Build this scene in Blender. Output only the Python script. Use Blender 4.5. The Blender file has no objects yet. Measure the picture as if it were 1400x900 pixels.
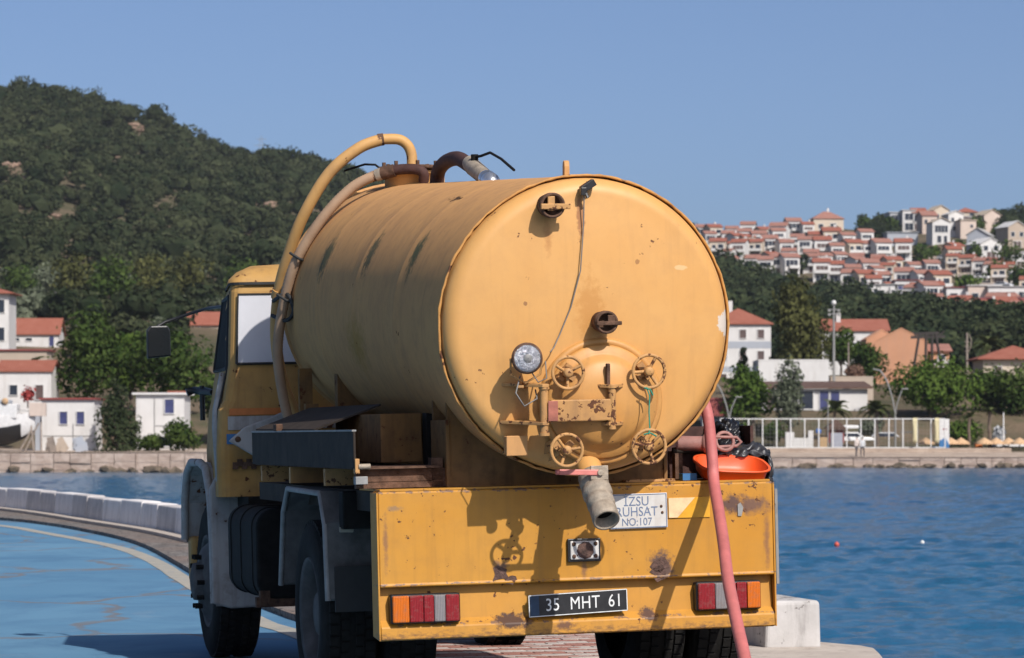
import bpy, bmesh, math, random
import numpy as np
from mathutils import Vector, Matrix
R_ = math.radians
random.seed(7)
scene = bpy.context.scene
C = scene.collection

# ------------------------------------------------------------------ camera
F = 4500.0            # focal length in pixels of the 1400 px wide picture
HC = 1.45             # eye height
cam = bpy.data.cameras.new('camera')
cam_ob = bpy.data.objects.new('camera', cam); C.objects.link(cam_ob)
cam_ob.location = (0, 0, HC); cam_ob.rotation_euler = (R_(90), 0, 0)
cam.sensor_fit = 'HORIZONTAL'; cam.sensor_width = 36.0
cam.lens = F / 1400 * 36.0
cam.shift_y = 150 / 1400
cam.clip_start = 0.5; cam.clip_end = 20000
cam.dof.use_dof = True; cam.dof.focus_distance = 17.6; cam.dof.aperture_fstop = 8.5
scene.camera = cam_ob

# ------------------------------------------------------------------ sky and sun
SUN = Vector((0.556, -0.946, 1.0)).normalized()       # towards the sun
world = bpy.data.worlds.new('World'); scene.world = world
world.use_nodes = True
wn = world.node_tree.nodes; wl = world.node_tree.links
wn.clear()
sky = wn.new('ShaderNodeTexSky'); sky.sky_type = 'NISHITA'; sky.sun_disc = False
sky.sun_elevation = math.asin(SUN.z); sky.sun_rotation = math.atan2(SUN.x, SUN.y)
sky.altitude = 0; sky.air_density = 0.5; sky.dust_density = 2.2; sky.ozone_density = 4.0
bg = wn.new('ShaderNodeBackground'); bg.inputs['Strength'].default_value = 0.132
wo = wn.new('ShaderNodeOutputWorld')
wl.new(sky.outputs[0], bg.inputs[0]); wl.new(bg.outputs[0], wo.inputs[0])
sl = bpy.data.lights.new('sun', 'SUN'); sl.energy = 5.0; sl.angle = R_(0.53); sl.color = (1.0, 0.955, 0.89)
so = bpy.data.objects.new('sun', sl); C.objects.link(so)
so.rotation_euler = SUN.to_track_quat('Z', 'Y').to_euler(); so.location = (20, -30, 40)
vs = scene.view_settings
vs.view_transform = 'Standard'; vs.look = 'None'; vs.exposure = 0.0; vs.gamma = 1.0; vs.use_curve_mapping = False
scene.render.engine = 'CYCLES'
cy = scene.cycles
cy.use_denoising = True; cy.max_bounces = 6; cy.diffuse_bounces = 3; cy.glossy_bounces = 3
cy.transmission_bounces = 4; cy.volume_bounces = 0; cy.transparent_max_bounces = 6
cy.caustics_reflective = False; cy.caustics_refractive = False; cy.sample_clamp_indirect = 5

# ------------------------------------------------------------------ helpers
def W(px, py, Y):
    return Vector(((px - 700) / F * Y, Y, HC - (py - 600) / F * Y))

def tag(o, label=None, cat=None, group=None, kind=None):
    if label: o['label'] = label
    if cat: o['category'] = cat
    if group: o['group'] = group
    if kind: o['kind'] = kind
    return o

def empty(name, loc=(0, 0, 0), rz=0.0):
    o = bpy.data.objects.new(name, None); C.objects.link(o)
    o.location = loc; o.rotation_euler = (0, 0, rz); o.empty_display_size = 0.2
    return o

def link(name, me, parent=None, loc=None, rot=None):
    o = bpy.data.objects.new(name, me); C.objects.link(o)
    o.parent = parent
    if loc is not None: o.location = loc
    if rot is not None: o.rotation_euler = rot
    return o

def copy_tree(o, parent=None):
    c = o.copy(); C.objects.link(c); c.parent = parent
    for ch in list(o.children): copy_tree(ch, c)
    return c

class MB:
    """collects shapes for ONE mesh object"""
    def __init__(s): s.v = []; s.f = []; s.mi = []; s.sm = []
    def add(s, vs, fs, m=0, smooth=False):
        b = len(s.v); s.v += [tuple(v) for v in vs]
        for f in fs:
            s.f.append(tuple(b + i for i in f)); s.mi.append(m); s.sm.append(smooth)
        return s
    def box(s, c, sz, m=0, rot=None):
        hx, hy, hz = sz[0] / 2, sz[1] / 2, sz[2] / 2
        vs = [Vector((x, y, z)) for x in (-hx, hx) for y in (-hy, hy) for z in (-hz, hz)]
        if rot is not None:
            M = rot if isinstance(rot, Matrix) else Matrix.Rotation(rot, 3, 'Z')
            vs = [M @ v for v in vs]
        vs = [v + Vector(c) for v in vs]
        return s.add(vs, [(0, 1, 3, 2), (4, 6, 7, 5), (0, 4, 5, 1), (2, 3, 7, 6), (0, 2, 6, 4), (1, 5, 7, 3)], m)
    def bx(s, x0, x1, y0, y1, z0, z1, m=0):
        return s.box(((x0 + x1) / 2, (y0 + y1) / 2, (z0 + z1) / 2), (x1 - x0, y1 - y0, z1 - z0), m)
    def quad(s, a, b, c, d, m=0): return s.add([a, b, c, d], [(0, 1, 2, 3)], m)
    def bar(s, a, b, w, h, m=0, up=(0, 0, 1)):
        a = Vector(a); b = Vector(b); d = (b - a).normalized(); u = Vector(up)
        sd = d.cross(u)
        if sd.length < 1e-5: sd = d.cross(Vector((1, 0, 0)))
        sd.normalize(); u = sd.cross(d)
        o = [sd * (w / 2) * i + u * (h / 2) * j for i, j in ((-1, -1), (1, -1), (1, 1), (-1, 1))]
        vs = [a + q for q in o] + [b + q for q in o]
        return s.add(vs, [(3, 2, 1, 0), (4, 5, 6, 7), (0, 1, 5, 4), (1, 2, 6, 5), (2, 3, 7, 6), (3, 0, 4, 7)], m)
    def tube(s, pts, r, n=14, m=0, caps=True, smooth=True):
        P = [Vector(p) for p in pts]; k = len(P)
        rr = r if isinstance(r, (list, tuple)) else [r] * k
        T = [(P[min(i + 1, k - 1)] - P[max(i - 1, 0)]).normalized() for i in range(k)]
        u = T[0].orthogonal().normalized(); vs = []
        for i in range(k):
            u = (u - T[i] * u.dot(T[i])).normalized(); w = T[i].cross(u)
            for j in range(n):
                a = 2 * math.pi * j / n
                vs.append(P[i] + (u * math.cos(a) + w * math.sin(a)) * rr[i])
        fs = [(i * n + j, i * n + (j + 1) % n, (i + 1) * n + (j + 1) % n, (i + 1) * n + j) for i in range(k - 1) for j in range(n)]
        s.add(vs, fs, m, smooth)
        if caps:
            s.add([vs[j] for j in range(n)], [tuple(range(n - 1, -1, -1))], m)
            s.add([vs[(k - 1) * n + j] for j in range(n)], [tuple(range(n))], m)
        return s
    def lathe(s, prof, o, ax, n=32, m=0, smooth=True, up=None):
        """prof = [(radius, height along axis)]"""
        o = Vector(o); ax = Vector(ax).normalized()
        u = Vector(up) if up else ax.orthogonal(); u = (u - ax * u.dot(ax)).normalized(); w = ax.cross(u)
        vs = []
        for r, h in prof:
            for j in range(n):
                a = 2 * math.pi * j / n
                vs.append(o + ax * h + (u * math.cos(a) + w * math.sin(a)) * max(r, 1e-4))
        fs = [(i * n + j, i * n + (j + 1) % n, (i + 1) * n + (j + 1) % n, (i + 1) * n + j) for i in range(len(prof) - 1) for j in range(n)]
        return s.add(vs, fs, m, smooth)
    def torus(s, c, ax, R, r, n=28, k=8, m=0):
        prof = [(R + r * math.cos(2 * math.pi * i / k), r * math.sin(2 * math.pi * i / k)) for i in range(k + 1)]
        return s.lathe(prof, c, ax, n, m)
    def prism(s, poly, o, u, w, d, m=0):
        """polygon in the (u,w) plane at o, extruded along d"""
        o = Vector(o); u = Vector(u); w = Vector(w); d = Vector(d)
        a = [o + u * p[0] + w * p[1] for p in poly]; n = len(a)
        vs = a + [p + d for p in a]
        fs = [tuple(range(n - 1, -1, -1)), tuple(range(n, 2 * n))] + [(i, (i + 1) % n, n + (i + 1) % n, n + i) for i in range(n)]
        return s.add(vs, fs, m)
    def mesh(s, name, mats, M=None, fix=True):
        me = bpy.data.meshes.new(name)
        vs = s.v if M is None else [tuple(M @ Vector(v)) for v in s.v]
        me.from_pydata(vs, [], s.f)
        for q in (mats if isinstance(mats, (list, tuple)) else [mats]): me.materials.append(q)
        me.polygons.foreach_set('material_index', s.mi)
        me.polygons.foreach_set('use_smooth', s.sm)
        if fix:
            bm = bmesh.new(); bm.from_mesh(me)
            bmesh.ops.recalc_face_normals(bm, faces=bm.faces); bm.to_mesh(me); bm.free()
        me.update()
        return me
    def build(s, name, mats, parent=None, M=None, bevel=0.0, seg=2, fix=True):
        o = link(name, s.mesh(name, mats, M, fix), parent)
        if bevel:
            b = o.modifiers.new('bevel', 'BEVEL'); b.width = bevel; b.segments = seg
            b.limit_method = 'ANGLE'; b.angle_limit = R_(40)
        return o

def np_mesh(name, V, Fq, mats, attrs=None, smooth=False, mi=None):
    """big mesh from numpy arrays; Fq is a (n,4) or (n,3) array"""
    me = bpy.data.meshes.new(name)
    n, k = Fq.shape
    me.vertices.add(len(V)); me.vertices.foreach_set('co', np.asarray(V, np.float32).ravel())
    me.loops.add(n * k); me.loops.foreach_set('vertex_index', Fq.astype(np.int32).ravel())
    me.polygons.add(n); me.polygons.foreach_set('loop_start', np.arange(0, n * k, k, dtype=np.int32))
    me.polygons.foreach_set('use_smooth', np.full(n, smooth))
    for q in (mats if isinstance(mats, (list, tuple)) else [mats]): me.materials.append(q)
    if mi is not None: me.polygons.foreach_set('material_index', mi.astype(np.int32))
    for an, av in (attrs or {}).items():
        a = me.attributes.new(an, 'FLOAT', 'FACE'); a.data.foreach_set('value', av.astype(np.float32))
    me.update(calc_edges=True); me.validate()
    return me

# ------------------------------------------------------------------ materials
class NT:
    def __init__(s, name):
        s.m = bpy.data.materials.new(name); s.m.use_nodes = True
        s.t = s.m.node_tree; s.t.nodes.clear()
        s.out = s.t.nodes.new('ShaderNodeOutputMaterial')
    def n(s, typ, **kw):
        q = s.t.nodes.new(typ)
        for k, v in kw.items():
            if k in q.inputs: q.inputs[k].default_value = v
            else: setattr(q, k, v)
        return q
    def l(s, a, b): s.t.links.new(a, b)
    def coord(s, scale=(1, 1, 1), rot=(0, 0, 0), kind='Object'):
        tc = s.n('ShaderNodeTexCoord'); mp = s.n('ShaderNodeMapping')
        mp.inputs['Scale'].default_value = scale; mp.inputs['Rotation'].default_value = rot
        s.l(tc.outputs[kind], mp.inputs[0]); return mp.outputs[0]
    def noise(s, vec, scale, detail=4, rough=.55, dist=0.0):
        q = s.n('ShaderNodeTexNoise'); q.inputs['Scale'].default_value = scale; q.inputs['Detail'].default_value = detail
        q.inputs['Roughness'].default_value = rough; q.inputs['Distortion'].default_value = dist
        if vec is not None: s.l(vec, q.inputs['Vector'])
        return q.outputs['Fac']
    def ramp(s, fac, stops):
        q = s.n('ShaderNodeValToRGB'); e = q.color_ramp.elements
        while len(e) < len(stops): e.new(0.5)
        for i, (p, c) in enumerate(stops):
            e[i].position = p; e[i].color = (c, c, c, 1) if isinstance(c, (int, float)) else (*c, 1)
        s.l(fac, q.inputs[0]); return q.outputs[0]
    def mix(s, fac, a, b):
        q = s.n('ShaderNodeMix'); q.data_type = 'RGBA'; q.clamp_factor = True
        for sock, v in ((q.inputs[0], fac), (q.inputs[6], a), (q.inputs[7], b)):
            if isinstance(v, bpy.types.NodeSocket): s.l(v, sock)
            elif isinstance(v, (int, float)): sock.default_value = v
            else: sock.default_value = (*v, 1)
        return q.outputs[2]
    def math(s, op, a, b=0.0):
        q = s.n('ShaderNodeMath'); q.operation = op
        for sock, v in ((q.inputs[0], a), (q.inputs[1], b)):
            if isinstance(v, bpy.types.NodeSocket): s.l(v, sock)
            else: sock.default_value = v
        return q.outputs[0]
    def bump(s, h, strength=.3, dist=.01, normal=None):
        q = s.n('ShaderNodeBump'); q.inputs['Strength'].default_value = strength; q.inputs['Distance'].default_value = dist
        s.l(h, q.inputs['Height'])
        if normal is not None: s.l(normal, q.inputs['Normal'])
        return q.outputs[0]
    def bsdf(s, col, rough=.6, metal=0.0, nrm=None, spec=.5, coat=0.0):
        q = s.n('ShaderNodeBsdfPrincipled')
        for key, v in (('Base Color', col), ('Roughness', rough), ('Metallic', metal), ('Specular IOR Level', spec), ('Coat Weight', coat)):
            sock = q.inputs[key]
            if isinstance(v, bpy.types.NodeSocket): s.l(v, sock)
            elif isinstance(v, (int, float)): sock.default_value = v
            else: sock.default_value = (*v, 1)
        if nrm is not None: s.l(nrm, q.inputs['Normal'])
        s.l(q.outputs[0], s.out.inputs[0]); return q

def simple(name, col, rough=.6, metal=0.0, var=.12, scale=6.0, bump=.0, spec=.5):
    t = NT(name); co = t.coord()
    nz = t.noise(co, scale, 5, .6)
    dk = tuple(c * (1 - var) for c in col); lt = tuple(min(1, c * (1 + var)) for c in col)
    c = t.mix(t.ramp(nz, [(.3, 0.0), (.7, 1.0)]), dk, lt)
    nrm = t.bump(t.noise(co, scale * 5, 4), bump, .01) if bump else None
    t.bsdf(c, rough, metal, nrm, spec)
    return t.m

RUST = (.060, .024, .012); RUST2 = (.15, .06, .028)
def paint(name, col, chips=.3, dirt=(.16, .11, .07), dirt_amt=.35, streak=.4, rough=.45, fade=None, chip_scale=14.0, spec=.45, zgrime=None, spots=(), zlines=()):
    """weathered paint: faded patches, vertical grime streaks, rust chips"""
    t = NT(name); co = t.coord()
    big = t.noise(co, 1.7, 4, .6, .3)
    f = fade or tuple(min(1, c * 1.12 + .02) for c in col)
    c = t.mix(t.ramp(big, [(.32, 0.0), (.68, 1.0)]), col, f)
    mid = t.noise(co, 9, 5, .65)
    c = t.mix(t.math('MULTIPLY', t.ramp(mid, [(.45, 0.0), (.75, 1.0)]), dirt_amt), c, dirt)
    st = t.noise(t.coord((16, 16, .9)), 1.0, 4, .6)
    c = t.mix(t.math('MULTIPLY', t.ramp(st, [(.52, 0.0), (.78, 1.0)]), streak), c, tuple(d * .8 for d in dirt))
    for cen, scl, colr, soft in spots:      # single stains: an uneven blot round a point
        vm = t.n('ShaderNodeVectorMath'); vm.operation = 'SUBTRACT'; t.l(co, vm.inputs[0]); vm.inputs[1].default_value = cen
        vm2 = t.n('ShaderNodeVectorMath'); vm2.operation = 'MULTIPLY'; t.l(vm.outputs[0], vm2.inputs[0]); vm2.inputs[1].default_value = scl
        vm3 = t.n('ShaderNodeVectorMath'); vm3.operation = 'LENGTH'; t.l(vm2.outputs[0], vm3.inputs[0])
        dd = t.math('ADD', vm3.outputs['Value'], t.math('MULTIPLY', t.math('SUBTRACT', t.noise(co, 26, 6, .7), .5), 2.2))
        mk = t.ramp(t.math('MULTIPLY', dd, .5), [(.5 - soft, 1.0), (.5, 0.0)])
        c = t.mix(mk, c, colr)
    for z0 in zlines:       # chipped, rusty fold lines
        sx = t.n('ShaderNodeSeparateXYZ'); t.l(co, sx.inputs[0])
        near = t.math('SUBTRACT', 1.0, t.math('MULTIPLY', t.math('ABSOLUTE', t.math('SUBTRACT', sx.outputs['Z'], z0)), 28))
        lm = t.ramp(t.math('ADD', t.math('MULTIPLY', near, .30), t.noise(t.coord((1, 1, 1.5)), 17, 7, .72)), [(.80, 0.0), (.84, 1.0)])
        c = t.mix(lm, c, t.mix(t.noise(co, 30, 3), (.07, .03, .015), (.30, .17, .10)))
    if zgrime:
        sx = t.n('ShaderNodeSeparateXYZ'); t.l(co, sx.inputs[0])
        g0 = t.n('ShaderNodeMapRange'); g0.inputs[1].default_value = zgrime[0]; g0.inputs[2].default_value = zgrime[1]; g0.inputs[3].default_value = 1; g0.inputs[4].default_value = 0
        t.l(sx.outputs['Z'], g0.inputs[0])
        gm = t.ramp(t.math('MULTIPLY', g0.outputs[0], t.noise(t.coord((1, 1, 2.2)), 24, 7, .7)), [(.36, 0.0), (.60, 1.0)])
        c = t.mix(gm, c, (.10, .048, .020))
    region = t.ramp(t.noise(co, 2.3, 3, .5), [(.38, 0.0), (.62, 1.0)])
    ch = t.noise(co, chip_scale, 7, .62)
    th = .72 - chips * .16
    cm = t.ramp(t.math('MULTIPLY', ch, t.math('ADD', t.math('MULTIPLY', region, .22), .86)), [(th, 0.0), (th + .018, 1.0)])
    rustc = t.mix(t.noise(co, 40, 3), RUST, RUST2)
    c = t.mix(cm, c, rustc)
    r = t.math('ADD', t.math('MULTIPLY', cm, .35), t.math('ADD', rough - .06, t.math('MULTIPLY', mid, .16)))
    h = t.math('SUBTRACT', t.math('MULTIPLY', t.noise(co, 60, 3), .10), cm)
    dent = t.noise(co, 3.2, 2, .4)
    nrm = t.bump(h, .35, .002, t.bump(dent, .14, .02))
    t.bsdf(c, r, 0.0, nrm, spec)
    return t.m

M = {}
M['tank_face'] = paint('tank_face_paint', (.57, .285, .080), .10, (.36, .19, .075), .20, .22, .50, (.61, .325, .105), 20, spots=[((.75, -.25, 2.02), (22, 3, 16), (.58, .50, .42), .04), ((-.02, -.38, 2.56), (42, 3, 7.5), (.33, .14, .045), .25), ((-.19, -.38, 2.46), (40, 3, 9), (.44, .20, .055), .4), ((.07, -.40, 1.93), (34, 3, 12), (.40, .18, .05), .4), ((-.33, -.36, 1.62), (20, 3, 7), (.42, .20, .06), .4), ((.34, -.36, 1.55), (20, 3, 7), (.43, .20, .06), .4), ((.50, -.36, 2.30), (26, 3, 85), (.62, .40, .18), .1), ((.02, -.38, 2.10), (12, 3, 5), (.50, .235, .06), .3), ((-.31, -.35, 2.13), (95, 3, 80), (.30, .14, .05), .1), ((.27, -.36, 2.33), (90, 3, 70), (.34, .16, .05), .1)])
M['tank_side'] = paint('tank_side_paint', (.50, .268, .112), .06, (.34, .190, .100), .50, .40, .75, (.55, .295, .118), 14, .06, spots=[((-.69, 3.0, 2.55), (9, 7, 5), (.11, .10, .055), .3), ((-.66, 1.77, 2.50), (9, 9, 5), (.12, .10, .055), .3), ((-.645, .64, 2.44), (9, 9, 5.5), (.10, .095, .05), .3), ((-.72, 1.9, 2.0), (6, 3, 5), (.36, .20, .06), .4), ((-.36, .9, 2.72), (30, 6, 30), (.06, .035, .02), .1)])
M['bumper'] = paint('bumper_paint', (.465, .200, .012), .52, (.30, .14, .025), .35, .40, .52, (.50, .235, .030), 24, zgrime=(.455, .60), zlines=(1.2, .735, .53), spots=[((.95, 0, 1.085), (7, 1, 17), (.15, .075, .045), .35), ((.86, 0, 1.09), (13, 1, 16), (.10, .05, .035), .3), ((-.92, 0, 1.12), (22, 1, 60), (.28, .16, .07), .3), ((-.38, 0, .80), (20, 1, 22), (.16, .085, .045), .3), ((.47, 0, .79), (13, 1, 11), (.10, .055, .04), .25), ((-.32, 0, .53), (9, 1, 22), (.07, .03, .015), .2), ((-.05, 0, .50), (16, 1, 40), (.14, .06, .025), .3), ((-.97, 0, .95), (60, 1, 6), (.26, .12, .04), .4), ((.06, 0, .78), (50, 1, 14), (.24, .11, .035), .4), ((1.04, 0, .90), (50, 1, 5), (.25, .11, .035), .4), ((.40, 0, .54), (18, 1, 22), (.08, .035, .02), .2)])
M['yellow_old'] = paint('old_yellow_paint', (.44, .225, .070), .95, (.20, .11, .06), .6, .4, .65, None, 30)
M['cab_yellow'] = paint('cab_yellow_paint', (.38, .200, .050), .30, (.20, .115, .055), .45, .45, .6, (.44, .265, .095), 18, .2)
M['cab_white'] = paint('cab_white_paint', (.30, .295, .285), .62, (.15, .11, .08), .6, .6, .6, (.39, .38, .365), 9, .2)
M['rust'] = simple('rusty_steel', (.105, .058, .038), .85, 0, .5, 22, .4, .2)
M['rust_brown'] = simple('brown_rusted_pipe', (.062, .030, .025), .75, 0, .35, 18, .3, .25)
M['rim_weld'] = paint('rim_weld_paint', (.46, .22, .05), .85, (.2, .09, .04), .7, .5, .7, None, 6)
M['chassis'] = simple('chassis_black', (.013, .012, .011), .8, 0, .4, 9, .2, .15)
M['dark_grey'] = simple('dark_grey_steel', (.036, .027, .021), .75, .0, .35, 7, .2, .15)
M['galv'] = simple('galvanised_grey', (.25, .245, .235), .6, .2, .22, 12, .15, .3)
M['alloy'] = simple('dull_alloy', (.31, .255, .195), .65, .1, .28, 24, .35, .35)
M['chrome'] = simple('bright_coupling', (.75, .75, .75), .25, .9, .1, 10)
M['tyre'] = simple('tyre_rubber', (.014, .013, .012), .9, 0, .35, 11, .35, .2)
M['rim'] = simple('dusty_wheel_steel', (.085, .08, .078), .75, .0, .35, 8, .2, .25)
M['black_plastic'] = simple('black_plastic', (.012, .012, .013), .42, 0, .3, 8, .1)
M['rubber'] = simple('black_rubber', (.016, .016, .016), .7, 0, .3, 8, .2)
M['hose_yellow'] = paint('yellow_hose', (.50, .265, .075), .30, (.30, .17, .08), .4, .2, .6, (.53, .30, .11), 22)
M['hose_beige'] = paint('beige_hose', (.34, .215, .13), .15, (.22, .14, .09), .5, .2, .7, (.39, .255, .16), 30)
M['hose_red'] = simple('faded_red_hose', (.44, .125, .115), .62, 0, .16, 9, .2)
M['pink_pipe'] = simple('faded_pink_paint', (.28, .135, .115), .65, 0, .2, 14, .2)
M['lever_red'] = simple('faded_red_lever', (.58, .18, .15), .5, 0, .15, 20)
M['orange'] = simple('orange_plastic', (.72, .095, .020), .45, 0, .10, 5, .06)
M['white_panel'] = simple('white_window_sheet', (.50, .50, .53), .5, 0, .05, 5)
M['glass_dark'] = simple('dark_glass', (.012, .014, .016), .08, 0, .1, 3)
def lens(name, col):
    t = NT(name); co = t.coord()
    wv = t.n('ShaderNodeTexWave'); wv.inputs['Scale'].default_value = 38; wv.bands_direction = 'X'; t.l(co, wv.inputs['Vector'])
    dirt = t.ramp(t.noise(co, 30, 6, .7), [(.50, 0.0), (.72, 1.0)])
    c = t.mix(t.math('MULTIPLY', dirt, .55), t.mix(wv.outputs['Fac'], tuple(q * .72 for q in col), col), (.16, .10, .075))
    t.bsdf(c, t.math('ADD', .22, t.math('MULTIPLY', dirt, .4)), 0, t.bump(wv.outputs['Fac'], .5, .004), .5); return t.m
M['lens_red'] = lens('red_lens', (.27, .016, .020)); M['lens_orange'] = lens('orange_lens', (.66, .15, .010)); M['lens_white'] = lens('clear_lens', (.25, .23, .23))
M['plate_black'] = simple('plate_black', (.018, .018, .020), .5, 0, .4, 16)
M['plate_white'] = simple('plate_lettering', (.70, .70, .68), .6, 0, .15, 50)
M['plate_blue'] = simple('plate_blue_band', (.014, .040, .085), .5, 0, .2, 20)
M['enamel'] = paint('white_enamel', (.52, .50, .47), .45, (.36, .28, .22), .4, .3, .4, None, 30)
M['enamel_blue'] = simple('blue_grey_lettering', (.13, .17, .26), .5, 0, .25, 60)
M['sticker_pale'] = simple('pale_reflective_sticker', (.72, .50, .28), .5, 0, .15, 20)
M['sticker_amber'] = simple('amber_reflective_sticker', (.66, .32, .015), .45, 0, .12, 20)
M['orange_stripe'] = simple('orange_stripe', (.52, .16, .035), .5, 0, .15, 12)
M['string'] = simple('green_string', (.02, .20, .13), .8)
M['wire'] = simple('grey_wire', (.16, .15, .14), .6)
M['blue_thing'] = simple('blue_plastic', (.03, .14, .33), .5)
M['lamp_glass'] = simple('work_lamp_glass', (.42, .42, .44), .16, .7, .45, 45, .7)
M['dirty_rust_patch'] = simple('rust_blister', (.10, .055, .042), .9, 0, .6, 30, .6)
M['saddle'] = paint('shade_dark_saddle_paint', (.20, .105, .038), .5, (.07, .045, .03), .7, .6, .8, None, 18, .1)  # yellow darkened to hold the shade under the tank, plus grime streaks
M['door'] = paint('hatch_door_paint', (.50, .240, .060), .16, (.30, .15, .055), .35, .35, .5, (.55, .28, .085), 20)
M['bar_red'] = simple('faded_red_primer', (.32, .105, .07), .7, 0, .3, 20)
def spline(pts, n=8):
    P = [Vector(p) for p in pts]; out = []
    for i in range(len(P) - 1):
        p0 = P[max(i - 1, 0)]; p1 = P[i]; p2 = P[i + 1]; p3 = P[min(i + 2, len(P) - 1)]
        for k in range(n):
            u = k / n; out.append(.5 * ((2 * p1) + (p2 - p0) * u + (2 * p0 - 5 * p1 + 4 * p2 - p3) * u * u + (3 * p1 - p0 - 3 * p2 + p3) * u ** 3))
    out.append(P[-1]); return out

# ================================================================== SETTING
SEA = -1.15
TH = R_(13.5); RO = R_(1.35)
T_O = Vector((.3285, 16.8, 0))
def tl(lx, ly):      # plan position in the truck's frame -> world
    return (T_O.x + lx * math.cos(TH) - ly * math.sin(TH), T_O.y + lx * math.sin(TH) + ly * math.cos(TH))

# ---- water
def water_mat():
    t = NT('sea_water')
    a = t.noise(t.coord((1.0, .55, 1)), 3.4, 6, .66, .4)
    b = t.noise(t.coord((.30, .14, 1)), 1.0, 3, .5)
    h = t.math('ADD', t.math('MULTIPLY', a, .55), t.math('MULTIPLY', b, .6))
    nrm = t.bump(h, .75, .24)
    c = t.mix(t.ramp(t.noise(t.coord((.02, .012, 1)), 1.0, 4, .6), [(.35, 0.0), (.65, 1.0)]), (.003, .066, .150), (.005, .088, .175))
    q = t.bsdf(c, .12, 0, nrm, .34); q.inputs['IOR'].default_value = 1.33
    return t.m
wmat = water_mat()
ry = [30.0]
while ry[-1] < 296: ry.append(ry[-1] * 1.0062)
ry = np.array(ry); ncol = 470
uu = np.linspace(-.185, .185, ncol)
WX = uu[None, :] * (ry[:, None] + 12); WY = np.repeat(ry[:, None], ncol, 1)
rgw = np.random.default_rng(8); WZ = np.zeros_like(WX)
for k in range(46):
    lam = .34 * 1.046 ** k if k < 34 else rgw.uniform(.4, 1.6)
    ang = math.pi * .5 + rgw.normal(.25, .55); kk = 2 * math.pi / lam
    ph = kk * (WX * math.cos(ang) + WY * math.sin(ang)) + rgw.uniform(0, 6.28)
    WZ += .0165 * lam ** .58 * (1 - np.abs(np.sin(ph * .5)) * 1.0 - .36) * rgw.uniform(.6, 1.2)
gust = .75 + .35 * np.sin(WX * .09 + WY * .05) * np.sin(WY * .06 - WX * .03 + 1)
WZ *= gust
V = np.stack([WX, WY, SEA + WZ], -1).reshape(-1, 3); nr_ = len(ry)
I, J = np.meshgrid(np.arange(ncol - 1), np.arange(nr_ - 1)); a = (J * ncol + I).ravel()
Fq = np.stack([a, a + 1, a + ncol + 1, a + ncol], 1); b0 = len(V)
V = np.concatenate([V, np.array([(-900, -60, SEA - .22), (900, -60, SEA - .22), (900, 420, SEA - .22), (-900, 420, SEA - .22)])]); Fq = np.concatenate([Fq, np.array([[b0, b0 + 1, b0 + 2, b0 + 3]])])
tag(link('water', np_mesh('water', V, Fq, wmat, smooth=True)), kind='structure')

# ---- blue road, painted line, paved quay
def road_mat():
    t = NT('blue_road_paint'); co = t.coord()
    c = t.mix(t.ramp(t.noise(co, .22, 4, .6, .6), [(.35, 0.0), (.65, 1.0)]), (.085, .190, .300), (.115, .232, .340))
    c = t.mix(t.math('MULTIPLY', t.ramp(t.noise(t.coord((.8, .45, 1), (0, 0, .35)), 1.0, 6, .7, .8), [(.44, 0.0), (.66, 1.0)]), .45), c, (.045, .105, .20))
    c = t.mix(t.math('MULTIPLY', t.ramp(t.noise(t.coord((.9, .5, 1), (0, 0, .3)), 1.0, 6, .7), [(.60, 0.0), (.72, 1.0)]), .45), c, (.19, .25, .31))
    vo = t.n('ShaderNodeTexVoronoi'); vo.feature = 'DISTANCE_TO_EDGE'; vo.inputs['Scale'].default_value = .33
    tc = t.coord((1, .55, 1)); dn = t.n('ShaderNodeTexNoise'); dn.inputs['Scale'].default_value = .8; dn.inputs['Detail'].default_value = 5
    t.l(tc, dn.inputs['Vector'])
    ad = t.n('ShaderNodeVectorMath'); ad.operation = 'MULTIPLY_ADD'
    t.l(dn.outputs['Color'], ad.inputs[0]); ad.inputs[1].default_value = (1.6, 1.6, 1.6); t.l(tc, ad.inputs[2])
    t.l(ad.outputs[0], vo.inputs['Vector'])
    crack = t.ramp(vo.outputs['Distance'], [(.0, 1.0), (.010, .8), (.022, 0.0)])
    cm = t.math('MULTIPLY', crack, t.ramp(t.noise(co, .35, 3), [(.36, 0.0), (.50, 1.0)]))
    c = t.mix(t.math('MULTIPLY', cm, .75), c, (.16, .135, .12))
    sp = t.noise(co, 60, 4, .7)
    c = t.mix(t.math('MULTIPLY', t.ramp(sp, [(.62, 0.0), (.75, 1.0)]), .25), c, (.30, .36, .42))
    nrm = t.bump(t.math('SUBTRACT', t.math('MULTIPLY', sp, .3), cm), .35, .01)
    t.bsdf(c, .92, 0, nrm, .08); return t.m
def cobble_mat():
    t = NT('grey_stone_paving'); co = t.coord()
    vo = t.n('ShaderNodeTexVoronoi'); vo.inputs['Scale'].default_value = 5.5; t.l(co, vo.inputs['Vector'])
    ve = t.n('ShaderNodeTexVoronoi'); ve.feature = 'DISTANCE_TO_EDGE'; ve.inputs['Scale'].default_value = 5.5; t.l(co, ve.inputs['Vector'])
    bw = t.n('ShaderNodeRGBToBW'); t.l(vo.outputs['Color'], bw.inputs[0])
    c = t.mix(bw.outputs[0], (.10, .092, .086), (.24, .22, .20))
    c = t.mix(t.ramp(t.noise(co, .5, 4, .6), [(.4, 0.0), (.66, 1.0)]), c, (.21, .155, .125))
    e = t.ramp(ve.outputs['Distance'], [(.0, 0.0), (.08, 1.0)])
    c = t.mix(e, (.06, .052, .045), c)
    t.bsdf(c, .85, 0, t.bump(e, .6, .02), .3); return t.m
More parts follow.
